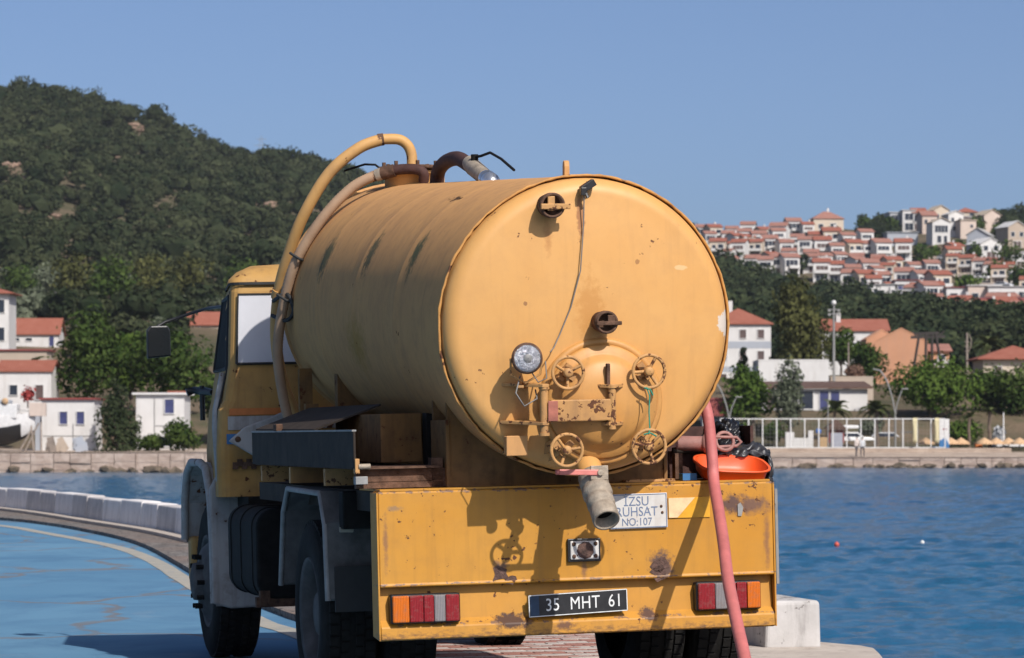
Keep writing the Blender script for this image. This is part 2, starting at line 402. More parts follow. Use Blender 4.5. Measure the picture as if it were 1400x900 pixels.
def concrete(name, a, b, stain=(.12, .10, .09), amt=.5, scale=2.0):
    t = NT(name); co = t.coord()
    c = t.mix(t.ramp(t.noise(co, scale, 5, .65), [(.35, 0.0), (.68, 1.0)]), a, b)
    st = t.noise(t.coord((6, 6, 1.2)), 1.0, 5, .65)
    c = t.mix(t.math('MULTIPLY', t.ramp(st, [(.48, 0.0), (.72, 1.0)]), amt), c, stain)
    fl = t.noise(co, 14, 7, .68, .5)
    fm = t.ramp(t.math('MULTIPLY', fl, t.math('ADD', .75, t.math('MULTIPLY', t.noise(co, 1.6, 3), .5))), [(.60, 0.0), (.63, 1.0)])
    c = t.mix(t.math('MULTIPLY', fm, amt), c, stain)
    nrm = t.bump(t.math('ADD', t.math('MULTIPLY', t.noise(co, 45, 4, .7), .5), t.math('MULTIPLY', fm, -.6)), .5, .008)
    t.bsdf(c, .85, 0, nrm, .3); return t.m
M['road'] = road_mat(); M['cobble'] = cobble_mat()
M['line'] = concrete('worn_line_paint', (.31, .285, .235), (.39, .355, .295), (.13, .18, .23), .6, 3)
M['wall_white'] = concrete('whitewashed_concrete', (.66, .62, .60), (.74, .70, .68), (.30, .265, .25), .45, 2.5)
M['wall_grey'] = concrete('bare_grey_concrete', (.44, .41, .40), (.56, .52, .50), (.22, .195, .185), .4, 2.5)
M['wall_stained'] = concrete('flaking_whitewash', (.42, .40, .385), (.52, .495, .48), (.13, .115, .105), .85, 4)
M['quay_con'] = concrete('quay_concrete', (.40, .34, .29), (.50, .44, .38), (.24, .19, .16), .5, 3)
M['brick_red'] = simple('red_paver', (.30, .135, .10), .85, 0, .3, 9, .3)
M['brick_pale'] = simple('pale_paver', (.42, .36, .32), .85, 0, .25, 9, .3)

# left edge of the paving / painted line (world plan)
LINE = [tl(.0, -32), tl(.0, -16), tl(.0, -4), tl(.05, 3), (-1.42, 25.2), (-1.88, 27.2), (-2.75, 31.5), (-3.40, 35.3), (-3.95, 38.6), (-4.80, 43.6), (-5.61, 47.6), (-6.70, 51.9), (-7.84, 55.8), (-9.30, 59.6), (-13, 66), (-22, 75), (-60, 97)]
STRIPE = [tl(-.12, -32), tl(-.12, -16), tl(-.12, -4), tl(-.10, 3), (-1.70, 25.2), (-2.11, 26.9), (-3.36, 34.0), (-4.25, 39.3), (-5.15, 43.8), (-6.07, 47.3), (-7.32, 51.5), (-8.85, 56.3), (-12, 63), (-22, 73.5), (-60, 95)]
WALL = [tl(2.54, 4.75), tl(2.58, 8), tl(2.66, 12), tl(2.75, 16), tl(2.75, 20), tl(2.62, 24), (-4.05, 44.6), (-4.78, 47.6), (-5.42, 50.2), (-6.3, 53.3), (-7.1, 56.0), (-8.0, 59.2),
        (-9.1, 62.9), (-10.45, 66.8), (-12.0, 70.4), (-14.2, 74.6), (-18, 80), (-24, 87), (-40, 100), (-60, 112)]
def resample(pts, step):
    P = [Vector((*p, 0)) for p in pts]
    # Catmull-Rom then walk
    Q = []
    for i in range(len(P) - 1):
        p0 = P[max(i - 1, 0)]; p1 = P[i]; p2 = P[i + 1]; p3 = P[min(i + 2, len(P) - 1)]
        for k in range(12):
            u = k / 12
            Q.append(.5 * ((2 * p1) + (p2 - p0) * u + (2 * p0 - 5 * p1 + 4 * p2 - p3) * u * u + (3 * p1 - p0 - 3 * p2 + p3) * u ** 3))
    Q.append(P[-1]); out = [Q[0]]; acc = 0
    for a, b in zip(Q[:-1], Q[1:]):
        d = (b - a).length; pos = 0
        while acc + (d - pos) >= step:
            pos += step - acc; acc = 0; out.append(a.lerp(b, pos / d))
        acc += d - pos
    return out
def left_n(P, i):
    d = (P[min(i + 1, len(P) - 1)] - P[max(i - 1, 0)]).normalized(); return Vector((-d.y, d.x, 0))
ZR = -.026; ZP = .026
r = MB(); r.quad((-140, -40, ZR), (12, -40, ZR), (12, -40, ZR), (-140, -40, ZR)); r = MB()
lp = resample(LINE, .8)
# road: strip from the line to far left
vs = []; 
for p in lp: vs += [(p.x + .02, p.y, ZR), (-120 - p.y * .3, p.y - 4, ZR)]
r.add(vs, [(2 * i, 2 * i + 2, 2 * i + 3, 2 * i + 1) for i in range(len(lp) - 1)])
tag(r.build('road', M['road']), kind='structure')
ln = MB(); vs = []; ls = resample(STRIPE, .8)
for i, p in enumerate(ls):
    nrm = left_n(ls, i); wv = .006 * math.sin(i * 1.7)
    q = p - nrm * (.105); vs += [(q.x, q.y, ZR + .004), (q.x + nrm.x * (.21 + wv), q.y + nrm.y * (.21 + wv), ZR + .004)]
ln.add(vs, [(2 * i, 2 * i + 2, 2 * i + 3, 2 * i + 1) for i in range(len(ls) - 1)])
tag(ln.build('road_marking', M['line']), kind='structure')
# paving between line and sea
SEAE = [tl(4.4, -32), tl(4.4, -16), (5.2, 12.5), (3.6, 18.5), (2.33, 20.9), (2.37, 21.5), (2.39, 21.95), (2.28, 22.35), (2.09, 22.62)] + [tl(3.12, 6), tl(3.2, 9), tl(3.3, 12), tl(3.36, 18), tl(3.15, 24)] + \
       [(-3.6, 44.6), (-4.3, 47.6), (-4.95, 50.2), (-5.8, 53.3), (-7.5, 59.2), (-9.9, 66.8), (-13.8, 75), (-23.5, 88), (-59.5, 113)]
pv = MB()
lpp = lp; sp_ = resample(SEAE[:4], .6)[:-1] + [Vector((*p, 0)) for p in SEAE[3:9]] + resample(SEAE[8:], .8)[1:]
n_ = 160
def even(P, n):
    L = [0]
    for a, b in zip(P[:-1], P[1:]): L.append(L[-1] + (b - a).length)
    o = []
    for k in range(n):
        s = L[-1] * k / (n - 1)
        j = max(0, min(len(P) - 2, next((i for i in range(len(L) - 1) if L[i + 1] >= s), len(P) - 2)))
        o.append(P[j].lerp(P[j + 1], (s - L[j]) / max(1e-6, L[j + 1] - L[j])))
    return o
bmp = bmesh.new()
poly = [bmp.verts.new((p.x, p.y, ZP)) for p in lpp] + [bmp.verts.new((p.x, p.y, ZP)) for p in reversed(sp_)]
fc = bmp.faces.new(poly)
ex = bmesh.ops.extrude_face_region(bmp, geom=[fc])
for v in ex['geom']:
    if isinstance(v, bmesh.types.BMVert): v.co.z = -1.6
bmesh.ops.recalc_face_normals(bmp, faces=bmp.faces)
bmesh.ops.triangulate(bmp, faces=[f for f in bmp.faces if len(f.verts) > 4])
me = bpy.data.meshes.new('pavement'); bmp.to_mesh(me); bmp.free(); me.materials.append(M['cobble'])
pavement = tag(link('pavement', me), kind='structure')
# individual pavers under and behind the truck (the part that shows below the bumper)
bw_, bl_ = .105, .215
bms = []
for k, mt in enumerate(('brick_red', 'brick_pale')):
    b = MB(); b.box((0, 0, .004), (bl_ - .012, bw_ - .012, .02)); bms.append(b.mesh('brick', M[mt]))
rng = random.Random(3)
for iy in range(-2, 27):
    for ix in range(0, 14):
        lx = .1 + ix * bl_ + (bl_ / 2 if iy % 2 else 0); ly = 4.5 + iy * bw_
        if not (lx < 2.7): continue
        o = link('brick', bms[1 if (iy % 4 == 0 or rng.random() < .25) else 0], pavement)
        x, y = tl(lx, ly); o.location = (x, y, ZP + rng.uniform(-.001, .003)); o.rotation_euler = (0, 0, TH + rng.uniform(-.02, .02))
# concrete apron at the quay corner
ap = MB()
ap.prism([(1.2, 20.4), (2.36, 20.85), (2.40, 21.5), (2.42, 22.0), (2.37, 22.25), (2.10, 22.70), (1.0, 22.5)], (0, 0, ZP + .004), (1, 0, 0), (0, 1, 0), (0, 0, .022))
tag(ap.build('quay_slab', M['quay_con'], bevel=.02), kind='structure')

# ---- low sea wall of cast blocks, following the quay
wp = resample(WALL, .25)
sw = tag(empty('sea_wall', (*WALL[0], ZP)), 'low whitewashed concrete block wall along the quay edge behind the truck', 'wall')
i = 0; k = 0; rng = random.Random(5)
while i < len(wp) - 10:
    n = rng.choice((6, 7, 7, 8, 9)); seg = wp[i:i + n + 1]
    if len(seg) < 3: break
    if k == 0: seg = wp[0:7]; n = 6
    h = (.42 if k else .345) + rng.uniform(-.015, .018); g = .02
    a, b = seg[0], seg[-1]; d = (b - a).normalized(); a = a + d * g; b = b - d * g
    nn = Vector((d.y, -d.x, 0)) * (.40 + rng.uniform(-.01, .01)); off = Vector((d.y, -d.x, 0)) * rng.uniform(0, .015)
    o0 = Vector((*WALL[0], ZP))
    a = a + off - o0; b = b + off - o0; z0 = ZP + .001; 
    bk = MB(); tp = .025 if k == 0 else .09
    vs = [a, b, b + nn, a + nn]
    vs = [Vector((v.x, v.y, .0)) for v in vs] + [Vector((v.x, v.y, h)) for v in (a + nn * tp, b + nn * tp, b + nn * (1 - tp), a + nn * (1 - tp))]
    bk.add(vs, [(3, 2, 1, 0), (4, 5, 6, 7), (0, 1, 5, 4), (1, 2, 6, 5), (2, 3, 7, 6), (3, 0, 4, 7)])
    mt = M['wall_stained'] if k == 0 else (M['wall_white'] if rng.random() < .62 else M['wall_grey'])
    bk.build('block', mt, sw, bevel=.03, seg=3)
    i += n; k += 1
# pale kerb strip at the foot of the wall
kb = MB(); vs = []
for j, p in enumerate(wp):
    q = left_n(wp, j)
    vs += [(p.x + q.x * .01, p.y + q.y * .01, ZP + .004), (p.x + q.x * .26, p.y + q.y * .26, ZP + .004), (p.x + q.x * .26, p.y + q.y * .26, ZP + .05), (p.x + q.x * .01, p.y + q.y * .01, ZP + .05)]
kb.add(vs, [(4 * j + c, 4 * j + 4 + c, 4 * j + 4 + (c + 1) % 4, 4 * j + (c + 1) % 4) for j in range(4, len(wp) - 1) for c in range(4)])
tag(kb.build('kerb', M['quay_con']), kind='structure')

# ------------------------------------------------------------------ far land
YR = 1050.0
RPX = [-900, -300, 0, 70, 130, 220, 300, 360, 430, 520, 640, 760, 860, 960, 1060, 1140, 1190, 1230, 1300, 1400, 1700, 2300]
RPY = [190, 131, 134, 136, 150, 174, 212, 225, 233, 258, 290, 312, 322, 322, 316, 312, 316, 308, 305, 301, 270, 250]
RX = [(p - 700) / F * YR for p in RPX]; RZ = [HC + (600 - q) / F * YR for q in RPY]
def sm(a, b, x):
    t = np.clip((x - a) / (b - a), 0, 1); return t * t * (3 - 2 * t)
def yfront(x): return 254 + 38 * sm(-18, 16, np.asarray(x, float))
def terr(x, y):
    x = np.asarray(x, float); y = np.asarray(y, float)
    rz = np.interp(x, RX, RZ); zb = .43 + .22 * sm(-18, 16, x)
    y0 = yfront(x) + 14
    t = np.clip((y - y0) / (YR - y0), 0, 1)
    z = zb + (rz - zb) * t ** 1.34
    z = z + (3.0 * sm(-18, 16, x) * sm(308, 330, y) + 2.6 * (1 - sm(-18, 16, x)) * sm(270, 294, y)) * (1 - sm(.05, .7, t))
    z = z - (.08 + .9 * sm(-18, 16, x)) * (1 - np.clip((y - yfront(x)) / 15, 0, 1))
    u = np.sin(x * .031 + y * .011 + 1.3) * np.sin(y * .023 - x * .012) + .5 * np.sin(x * .083 + 2) * np.sin(y * .071 + x * .03)
    z = z + u * 3.2 * np.sin(np.pi * np.clip(t, 0, 1)) * np.minimum(1, t * 4)
    z = z - np.clip(y - YR, 0, None) * .12
    return z
def ground(px, py, y0=None, y1=1049.0):
    Y = np.arange(float(y0 or 262), y1, 1.0)
    x = (px - 700) / F * Y; zr = HC + (600 - py) / F * Y
    hit = np.nonzero(terr(x, Y) >= zr)[0]
    yy = Y[hit[0]] if len(hit) else y1
    x = (px - 700) / F * yy
    return Vector((x, yy, float(terr(x, yy))))
def on_ground(px, Y):
    x = (px - 700) / F * Y; return Vector((x, Y, float(terr(x, Y))))

def hill_mat():
    t = NT('dry_hill_soil'); co = t.coord()
    c = t.mix(t.ramp(t.noise(co, .035, 6, .65), [(.38, 0.0), (.62, 1.0)]), (.065, .062, .036), (.185, .130, .088))
    c = t.mix(t.math('MULTIPLY', t.ramp(t.noise(co, .25, 5, .7), [(.45, 0.0), (.7, 1.0)]), .7), c, (.055, .065, .030))
    c = t.mix(t.math('MULTIPLY', t.ramp(t.noise(co, .12, 5, .7), [(.66, 0.0), (.72, 1.0)]), .8), c, (.33, .25, .18))
    t.bsdf(c, .95, 0, t.bump(t.noise(co, .8, 5, .7), .6, .6), .1); return t.m
xs = np.concatenate([np.linspace(-420, -180, 13)[:-1], np.linspace(-180, 230, 206), np.linspace(230, 460, 13)[1:]])
tsl = np.concatenate([np.linspace(0, .3, 40), np.linspace(.3, 1, 70)[1:], np.array([1.06, 1.2, 1.5])])
XX, TT = np.meshgrid(xs, tsl)
YY = yfront(XX) + 1.0 + TT * (YR - yfront(XX) - 1.0)
ZZ = terr(XX, YY)
V = np.stack([XX, YY, ZZ], -1).reshape(-1, 3); nx = len(xs); ny = len(tsl)
I, J = np.meshgrid(np.arange(nx - 1), np.arange(ny - 1)); a = (J * nx + I).ravel()
Fq = np.stack([a, a + 1, a + nx + 1, a + nx], 1)
hm = np_mesh('hills', V, Fq, hill_mat(), smooth=True)
tag(link('hills', hm), kind='structure')

# ---- far quay walls (stone, pieces joined) and promenade
def stone_mat(name, a, b, dark):
    t = NT(name); co = t.coord()
    vo = t.n('ShaderNodeTexVoronoi'); vo.inputs['Scale'].default_value = 1.6; t.l(co, vo.inputs['Vector'])
    bwn = t.n('ShaderNodeRGBToBW'); t.l(vo.outputs['Color'], bwn.inputs[0])
    c = t.mix(bwn.outputs[0], a, b)
    c = t.mix(t.math('MULTIPLY', t.ramp(t.noise(t.coord((.6, .6, 2.5)), 1.0, 5, .7), [(.45, 0.0), (.68, 1.0)]), .8), c, dark)
    t.bsdf(c, .9, 0, t.bump(t.noise(co, 3, 5, .7), .7, .12), .2); return t.m
M['quay_stone'] = stone_mat('pale_quay_stone', (.36, .275, .225), (.48, .385, .325), (.22, .16, .13))
M['rocks'] = stone_mat('weedy_shore_rock', (.075, .06, .045), (.20, .155, .115), (.04, .035, .025))
M['sand'] = stone_mat('dusty_promenade', (.36, .28, .22), (.45, .36, .29), (.26, .20, .16))
def quay(name, label, x0, x1, step, top, back, seed, mat):
    q = MB(); rg = random.Random(seed); x = x0
    while x < x1:
        w_ = rg.uniform(.7, 1.5) * step
        y = float(yfront(x + w_ / 2)); z = SEA - .4
        for h in (.55, .6, 2):
            zt = min(top, z + h * rg.uniform(.8, 1.2))
            if zt <= z + .05: break
            dx = rg.uniform(-.07, .07)
            q.bx(x, x + w_ - .05, y - .05 + dx, y + 1.2, z, zt - .03); z = zt
        x += w_
    return q
qa = quay('q', '', -150, 13.5, 1.3, .36, 2, 1, None)
tag(qa.build('quay_wall', M['quay_stone'], bevel=0), 'pale stone quay wall under the white houses on the left shore', 'wall', kind='stuff')
qb = quay('q', '', 14, 160, 1.6, -.25, 2, 2, None)
tag(qb.build('quay_wall', M['quay_stone']), 'low pale stone quay edge below the fenced court on the right shore', 'wall', kind='stuff')
pr = MB()
for x0 in np.arange(-160, 190, 4.0):
    x1 = x0 + 4
    ya, yb = float(yfront(x0)), float(yfront(x1)); 
    za, zb2 = (.40 if x0 < -4 else -.2), (.40 if x1 < -4 else -.2)
    pr.quad((x0, ya + .4, za), (x1, yb + .4, zb2), (x1, yb + 16, .62), (x0, ya + 16, .62))
tag(pr.build('promenade', M['sand']), kind='structure')
# rocks at the waterline: too many to count
ico = bmesh.new(); bmesh.ops.create_icosphere(ico, subdivisions=1, radius=1)
IV = np.array([v.co[:] for v in ico.verts]); IF = np.array([[v.index for v in f.verts] for f in ico.faces]); ico.free()
rg = np.random.default_rng(4); Vs = []; Fs = []; b0 = 0
for k in range(520):
    x = rg.uniform(-120, -4) if k % 2 else rg.uniform(14, 130)
    y = float(yfront(x)) - abs(rg.normal(.3, .45)); s = rg.uniform(.16, .5)
    P = IV * (1 + rg.uniform(-.3, .3, (len(IV), 1))) * np.array([s * rg.uniform(.9, 1.7), s, s * rg.uniform(.5, .9)]) + np.array([x, y, SEA + rg.uniform(-.1, .25)])
    Vs.append(P); Fs.append(IF + b0); b0 += len(P)
o = link('shore_rocks', np_mesh('shore_rocks', np.concatenate(Vs), np.concatenate(Fs), M['rocks']))
tag(o, 'dark weedy rocks along the far waterline', 'rocks', kind='stuff')

# ------------------------------------------------------------------ foliage
def leaf_mat(name, dark, light, trans=.25):
    t = NT(name)
    at = t.n('ShaderNodeAttribute'); at.attribute_name = 'tone'
    nz = t.noise(t.coord(), .35, 3, .6)
    f = t.math('ADD', t.math('MULTIPLY', at.outputs['Fac'], .75), t.math('SUBTRACT', t.math('MULTIPLY', nz, .8), .28))
    c = t.mix(f, dark, light)
    d = t.n('ShaderNodeBsdfDiffuse'); t.l(c, d.inputs[0])
    tr = t.n('ShaderNodeBsdfTranslucent'); t.l(c, tr.inputs[0])
    mx = t.n('ShaderNodeMixShader'); mx.inputs[0].default_value = trans
    t.l(d.outputs[0], mx.inputs[1]); t.l(tr.outputs[0], mx.inputs[2]); t.l(mx.outputs[0], t.out.inputs[0])
    return t.m
M['leaf_scrub'] = leaf_mat('scrub_foliage', (.015, .024, .012), (.072, .080, .040), .15)
M['leaf_pine'] = leaf_mat('pine_foliage', (.014, .024, .014), (.062, .074, .034), .12)
M['leaf_green'] = leaf_mat('broadleaf_foliage', (.026, .055, .011), (.125, .180, .038))
M['leaf_dark'] = leaf_mat('dark_broadleaf_foliage', (.022, .044, .012), (.100, .138, .036))
M['leaf_olive'] = leaf_mat('olive_foliage', (.055, .068, .042), (.20, .22, .15))
M['leaf_euc'] = leaf_mat('eucalyptus_foliage', (.036, .040, .014), (.150, .150, .055))
M['leaf_cyp'] = leaf_mat('tamarisk_foliage', (.020, .030, .014), (.075, .092, .045))
M['leaf_palm'] = leaf_mat('palm_fronds', (.040, .055, .020), (.15, .17, .07))
M['bark'] = simple('bark', (.10, .075, .055), .9, 0, .35, 3, .5)
M['palm_bark'] = simple('palm_bark', (.13, .095, .07), .95, 0, .35, 3, .6)
M['wood_dark'] = simple('dark_weathered_timber', (.035, .028, .025), .85, 0, .3, 2, .3)
M['wood_pole'] = simple('grey_timber_pole', (.22, .18, .15), .9, 0, .25, 2, .3)

def leaf_cloud(rg, lobes, n, size, hang=0.0, fill=.55):
    L = np.array(lobes, float); area = (L[:, 3] * L[:, 4] * L[:, 5]) ** .67
    li = rg.choice(len(L), n, p=area / area.sum()); q = L[li]
    d = rg.normal(size=(n, 3)); d /= np.linalg.norm(d, axis=1, keepdims=True)
    rad = fill + (1.06 - fill) * rg.random((n, 1)) ** .6
    lump = 1 + .16 * np.sin(d[:, :1] * 7 + li[:, None]) * np.sin(d[:, 1:2] * 6 + 2 * li[:, None])
    p = q[:, :3] + d * q[:, 3:] * rad * lump
    nr = d / q[:, 3:] ; nr /= np.linalg.norm(nr, axis=1, keepdims=True)
    nr = nr + rg.normal(size=(n, 3)) * .55 + np.array([0, 0, .25]); nr /= np.linalg.norm(nr, axis=1, keepdims=True)
    a = np.cross(nr, rg.normal(size=(n, 3))); a /= np.linalg.norm(a, axis=1, keepdims=True)
    b = np.cross(nr, a)
    if hang: b[:, 2] -= hang; b /= np.linalg.norm(b, axis=1, keepdims=True)
    s = size * rg.uniform(.55, 1.25, (n, 1)); s2 = s * rg.uniform(.5, 1.0, (n, 1))
    V = np.stack([p - a * s2 * .5 - b * s * .5, p + a * s2 * .35 - b * s * .6, p + a * s2 * .5 + b * s * .5, p - a * s2 * .3 + b * s * .62], 1).reshape(-1, 3)
    tone = np.clip(.42 + .22 * rg.normal(size=n) + .25 * np.sin(li * 2.4), 0, 1)
    return V, np.arange(4 * n).reshape(-1, 4), tone

def tree(name, label, base, h, wd, mat, kind='round', n=1300, leaf=.30, seed=0, trunk=.30, cat='tree', group=None, stems=None):
    rg = np.random.default_rng(seed + 11); rr = random.Random(seed)
    root = tag(empty(name, base), label, cat, group)
    tb = MB(); lobes = []
    th_ = h * trunk
    if kind == 'round':
        for k in range(13):
            a = rr.uniform(0, 6.28); q = rr.uniform(.15, 1) ** .6
            z = th_ + (h - th_) * rr.uniform(.22, .84)
            sp = math.sin(math.pi * min(1, max(.12, (z - th_ * .6) / (h - th_ * .6)))) ** .6
            s = rr.uniform(.20, .33) * wd
            lobes.append((math.cos(a) * q * (wd / 2 - s * .7) * sp, math.sin(a) * q * (wd / 2 - s * .7) * sp, z, s, s, s * rr.uniform(.65, .95) * min(1.1, (h - th_) / wd + .25)))
        lobes.append((0, 0, th_ + (h - th_) * .5, wd * .34, wd * .34, (h - th_) * .40))
    elif kind == 'tall':
        for k in range(16):
            t = k / 15; z = th_ + (h - th_) * (.08 + .84 * t); a = rr.uniform(0, 6.28)
            env = (.55 + .45 * math.sin(math.pi * min(1, .25 + t * .7))) * wd / 2
            s = rr.uniform(.16, .26) * wd
            lobes.append((math.cos(a) * (env - s) * rr.uniform(.3, 1), math.sin(a) * (env - s) * rr.uniform(.3, 1), z, s, s, s * rr.uniform(1.0, 1.5)))
    elif kind == 'cone':
        for k in range(15):
            t = k / 14; z = th_ + (h - th_) * (.04 + .88 * t); a = rr.uniform(0, 6.28)
            env = (1 - t * .78) * wd / 2; s = env * rr.uniform(.45, .75) + .1
            lobes.append((math.cos(a) * env * .5, math.sin(a) * env * .5, z, s, s, s * 1.25))
    else:  # bush
        for k in range(9):
            a = rr.uniform(0, 6.28); q = rr.uniform(0, 1) ** .5; s = rr.uniform(.2, .32) * wd
            lobes.append((math.cos(a) * q * (wd / 2 - s), math.sin(a) * q * (wd / 2 - s), h * rr.uniform(.25, .62), s, s, h * rr.uniform(.26, .40)))
    r0 = max(.05, h * .022)
    lean = rr.uniform(-.04, .04) * h
    tb.tube([(0, 0, -.6), (lean * .2, 0, th_ * .5), (lean * .6, 0, th_), (lean, 0, h * .72)], [r0 * 1.35, r0 * 1.05, r0 * .85, r0 * .25], 8)
    for L in lobes[:7]:
        tb.tube([(lean * .4, 0, th_ * .8), (L[0] * .5, L[1] * .5, (th_ + L[2]) * .5), L[:3]], [r0 * .5, r0 * .32, r0 * .12], 6)
    tb.build('trunk', M['bark'], root)
    V, Fq, tone = leaf_cloud(rg, lobes, n, leaf, .8 if kind in ('tall',) else 0)
    link('crown', np_mesh('crown', V, Fq, mat, {'tone': tone}), root)
    return root

def frond_mesh(length, seed):
    rr = random.Random(seed); b = MB(); P = []
    for i in range(9):
        t = i / 8; P.append(Vector((length * (t * .86), 0, length * (.46 * t - .78 * t * t))))
    b.tube(P, [.035 * (1 - .7 * i / 8) for i in range(9)], 5)
    for i in range(1, 9):
        for s in (-1, 1):
            for e in (0, .5):
                p = P[i - 1].lerp(P[i], .5 + e); L = length * .30 * math.sin(math.pi * min(.95, .15 + i / 9.5)) * rr.uniform(.8, 1.1)
                q = p + Vector((L * .55, s * L * .8, -L * .30)); wv = Vector((.055, 0, .0))
                b.add([p - wv, p + wv, q + wv * .3, q - wv * .2], [(0, 1, 2, 3)])
    me = b.mesh('frond', M['leaf_palm'], fix=False)
    a = me.attributes.new('tone', 'FLOAT', 'FACE'); a.data.foreach_set('value', [rr.uniform(.2, .8) for _ in me.polygons])
    return me
FROND = [frond_mesh(1.0, s) for s in (1, 2, 3)]
def palm(label, base, h, fl, n=15, seed=0, group='palms on the right shore'):
    rr = random.Random(seed); root = tag(empty('palm_tree', base), label, 'palm tree', group)
    b = MB(); pts = [(0, 0, -.5)] + [(.03 * math.sin(k), 0, h * k / 8) for k in range(1, 9)]
    r0 = max(.15, h * .05)
    b.tube(pts, [r0 * 1.2] + [r0 * (1.05 if k % 2 else .88) for k in range(8)], 9, smooth=False)
    b.build('trunk', M['palm_bark'], root)
    for k in range(n):
        o = link('frond', FROND[k % 3], root, (0, 0, h - .05))
        o.rotation_euler = (0, -rr.uniform(-.45, .95), k * 6.283 / n + rr.uniform(-.2, .2)); s = fl * rr.uniform(.85, 1.1); o.scale = (s, s, s)
    return root

# woodland on the hills (one mass each)
def wood(name, label, pts, hs, ws, mat, seed, cards=70, lobes_n=3):
    rg = np.random.default_rng(seed); Vs = []; Fs = []; Ts = []; b = 0
    for (x, y), h, wd in zip(pts, hs, ws):
        z = float(terr(x, y)); lob = []
        for k in range(lobes_n):
            lob.append((rg.uniform(-.22, .22) * wd, rg.uniform(-.22, .22) * wd, h * rg.uniform(.42, .72), wd * rg.uniform(.28, .42), wd * rg.uniform(.28, .42), h * rg.uniform(.22, .34)))
        V, Fq, tone = leaf_cloud(rg, lob, cards, min(.8, .115 * wd), 0, .72)
        tt = rg.uniform(-.34, .36)
        # opaque heart so that the ground does not shine through
        L = lob[0]
        P = IV * np.array([wd * .36, wd * .36, h * .33]) * (1 + rg.uniform(-.22, .22, (12 if len(IV) == 12 else len(IV), 1))) + np.array([0, 0, h * .5])
        Q = IF[:, [0, 1, 2, 2]]
        Vs += [V + np.array([x, y, z]), P + np.array([x, y, z])]
        Fs += [Fq + b, Q + b + len(V)]; b += len(V) + len(P)
        Ts += [np.clip(tone + tt, 0, 1), np.full(len(Q), np.clip(.3 + tt, 0, 1))]
    Fa = np.concatenate(Fs); Va = np.concatenate(Vs); Ta = np.concatenate(Ts)
    tri = Fa[:, 2] == Fa[:, 3]
    T3 = np.concatenate([Fa[~tri][:, [0, 1, 2]], Fa[~tri][:, [0, 2, 3]], Fa[tri][:, :3]])
    tn = np.concatenate([Ta[~tri], Ta[~tri], Ta[tri]])
    o = link(name, np_mesh(name, Va, T3, mat, {'tone': tn}))
    return tag(o, label, 'woodland', kind='stuff')
def nz2(x, y): return np.sin(x * .055 + 1.1) * np.sin(y * .021 + x * .017) + .6 * np.sin(x * .11 - y * .043 + .5) + .4 * np.sin(y * .09 + x * .06)
rg = np.random.default_rng(21); pts = []; hs = []; ws = []; po = []; ho = []; wo_ = []
while len(pts) < 2300:
    Y = math.sqrt(rg.uniform(390 ** 2, 1062 ** 2)); px = rg.uniform(-60, 640); x = (px - 700) / F * Y
    if px > 560 and rg.random() < .7: continue
    if (px < 112 and Y < 455) or (235 < px < 335 and Y < 500): continue
    v = nz2(x, Y)
    t = (Y - 300) / 750
    if v > .72 and .12 < t < .85 and rg.random() < .80: continue
    if t < .42 and rg.random() < .55:
        if rg.random() < .75: po.append((x, Y)); h = rg.uniform(2.6, 4.4); ho.append(h); wo_.append(h * rg.uniform(1.0, 1.4))
        continue
    pts.append((x, Y)); h = rg.uniform(2.6, 6.2) * (1 + .45 * (rg.random() < .12)); hs.append(h); ws.append(h * rg.uniform(.85, 1.3))
wood('hill_woodland', 'dark green scrub and pine wood covering the hill on the left', pts, hs, ws, M['leaf_scrub'], 31, 230)
wood('olive_scrub', 'pale grey green olive scrub on the lower slope of the left hill', po, ho, wo_, M['leaf_olive'], 32, 200)
pts = []; hs = []; ws = []
while len(pts) < 900:
    px = rg.uniform(955, 1440); lo = np.interp(px, [955, 990, 1100, 1180, 1260, 1300, 1400, 1440], [372, 382, 412, 428, 440, 455, 470, 472]); hi = np.interp(px, [955, 1150, 1300, 1440], [540, 540, 520, 510])
    g = ground(px, rg.uniform(lo, hi))
    if g.y < 490: continue
    pts.append((g.x, g.y)); h = rg.uniform(4.5, 7.5); hs.append(h); ws.append(h * rg.uniform(.7, 1.05))
for k in range(60):
    px = rg.uniform(1180, 1225) if k % 2 else rg.uniform(1370, 1460); g = ground(px, np.interp(px, [1180, 1225, 1370, 1460], [312, 316, 306, 300]) + rg.uniform(0, 14)); pts.append((g.x, g.y)); h = rg.uniform(3.5, 6); hs.append(h); ws.append(h * 1.1)
wood('pine_woodland', 'dark pine belt below the hillside houses on the right', pts, hs, ws, M['leaf_pine'], 33, 220)

rg = np.random.default_rng(77); Vs = []; Fs = []; b0 = 0
for (cx, cy2, sp, nn, sz) in ((22, 242, 22, 7, 2.0), (62, 240, 10, 4, 1.8), (196, 186, 14, 5, 1.8), (396, 252, 6, 4, 2.4), (345, 292, 26, 8, 2.0), (60, 312, 40, 6, 1.4), (150, 238, 16, 4, 1.6)):
    for k in range(nn):
        g = ground(cx + rg.normal() * sp * .6, cy2 + rg.normal() * 4, 330); s = sz * rg.uniform(.25, .62)
        P = IV * (1 + rg.uniform(-.35, .35, (len(IV), 1))) * np.array([s * 1.5, s, s * .8]) + np.array([g.x, g.y - 2.0, g.z + 2.2 + s * .3]); Vs.append(P); Fs.append(IF + b0); b0 += len(P)
o = link('rock_outcrop', np_mesh('rock_outcrop', np.concatenate(Vs), np.concatenate(Fs), simple('pinkish_outcrop', (.24, .165, .12), .95, 0, .35, .8, .5, .1)))
tag(o, 'pinkish bare rock outcrops between the scrub on the left hill', 'rocks', kind='stuff')

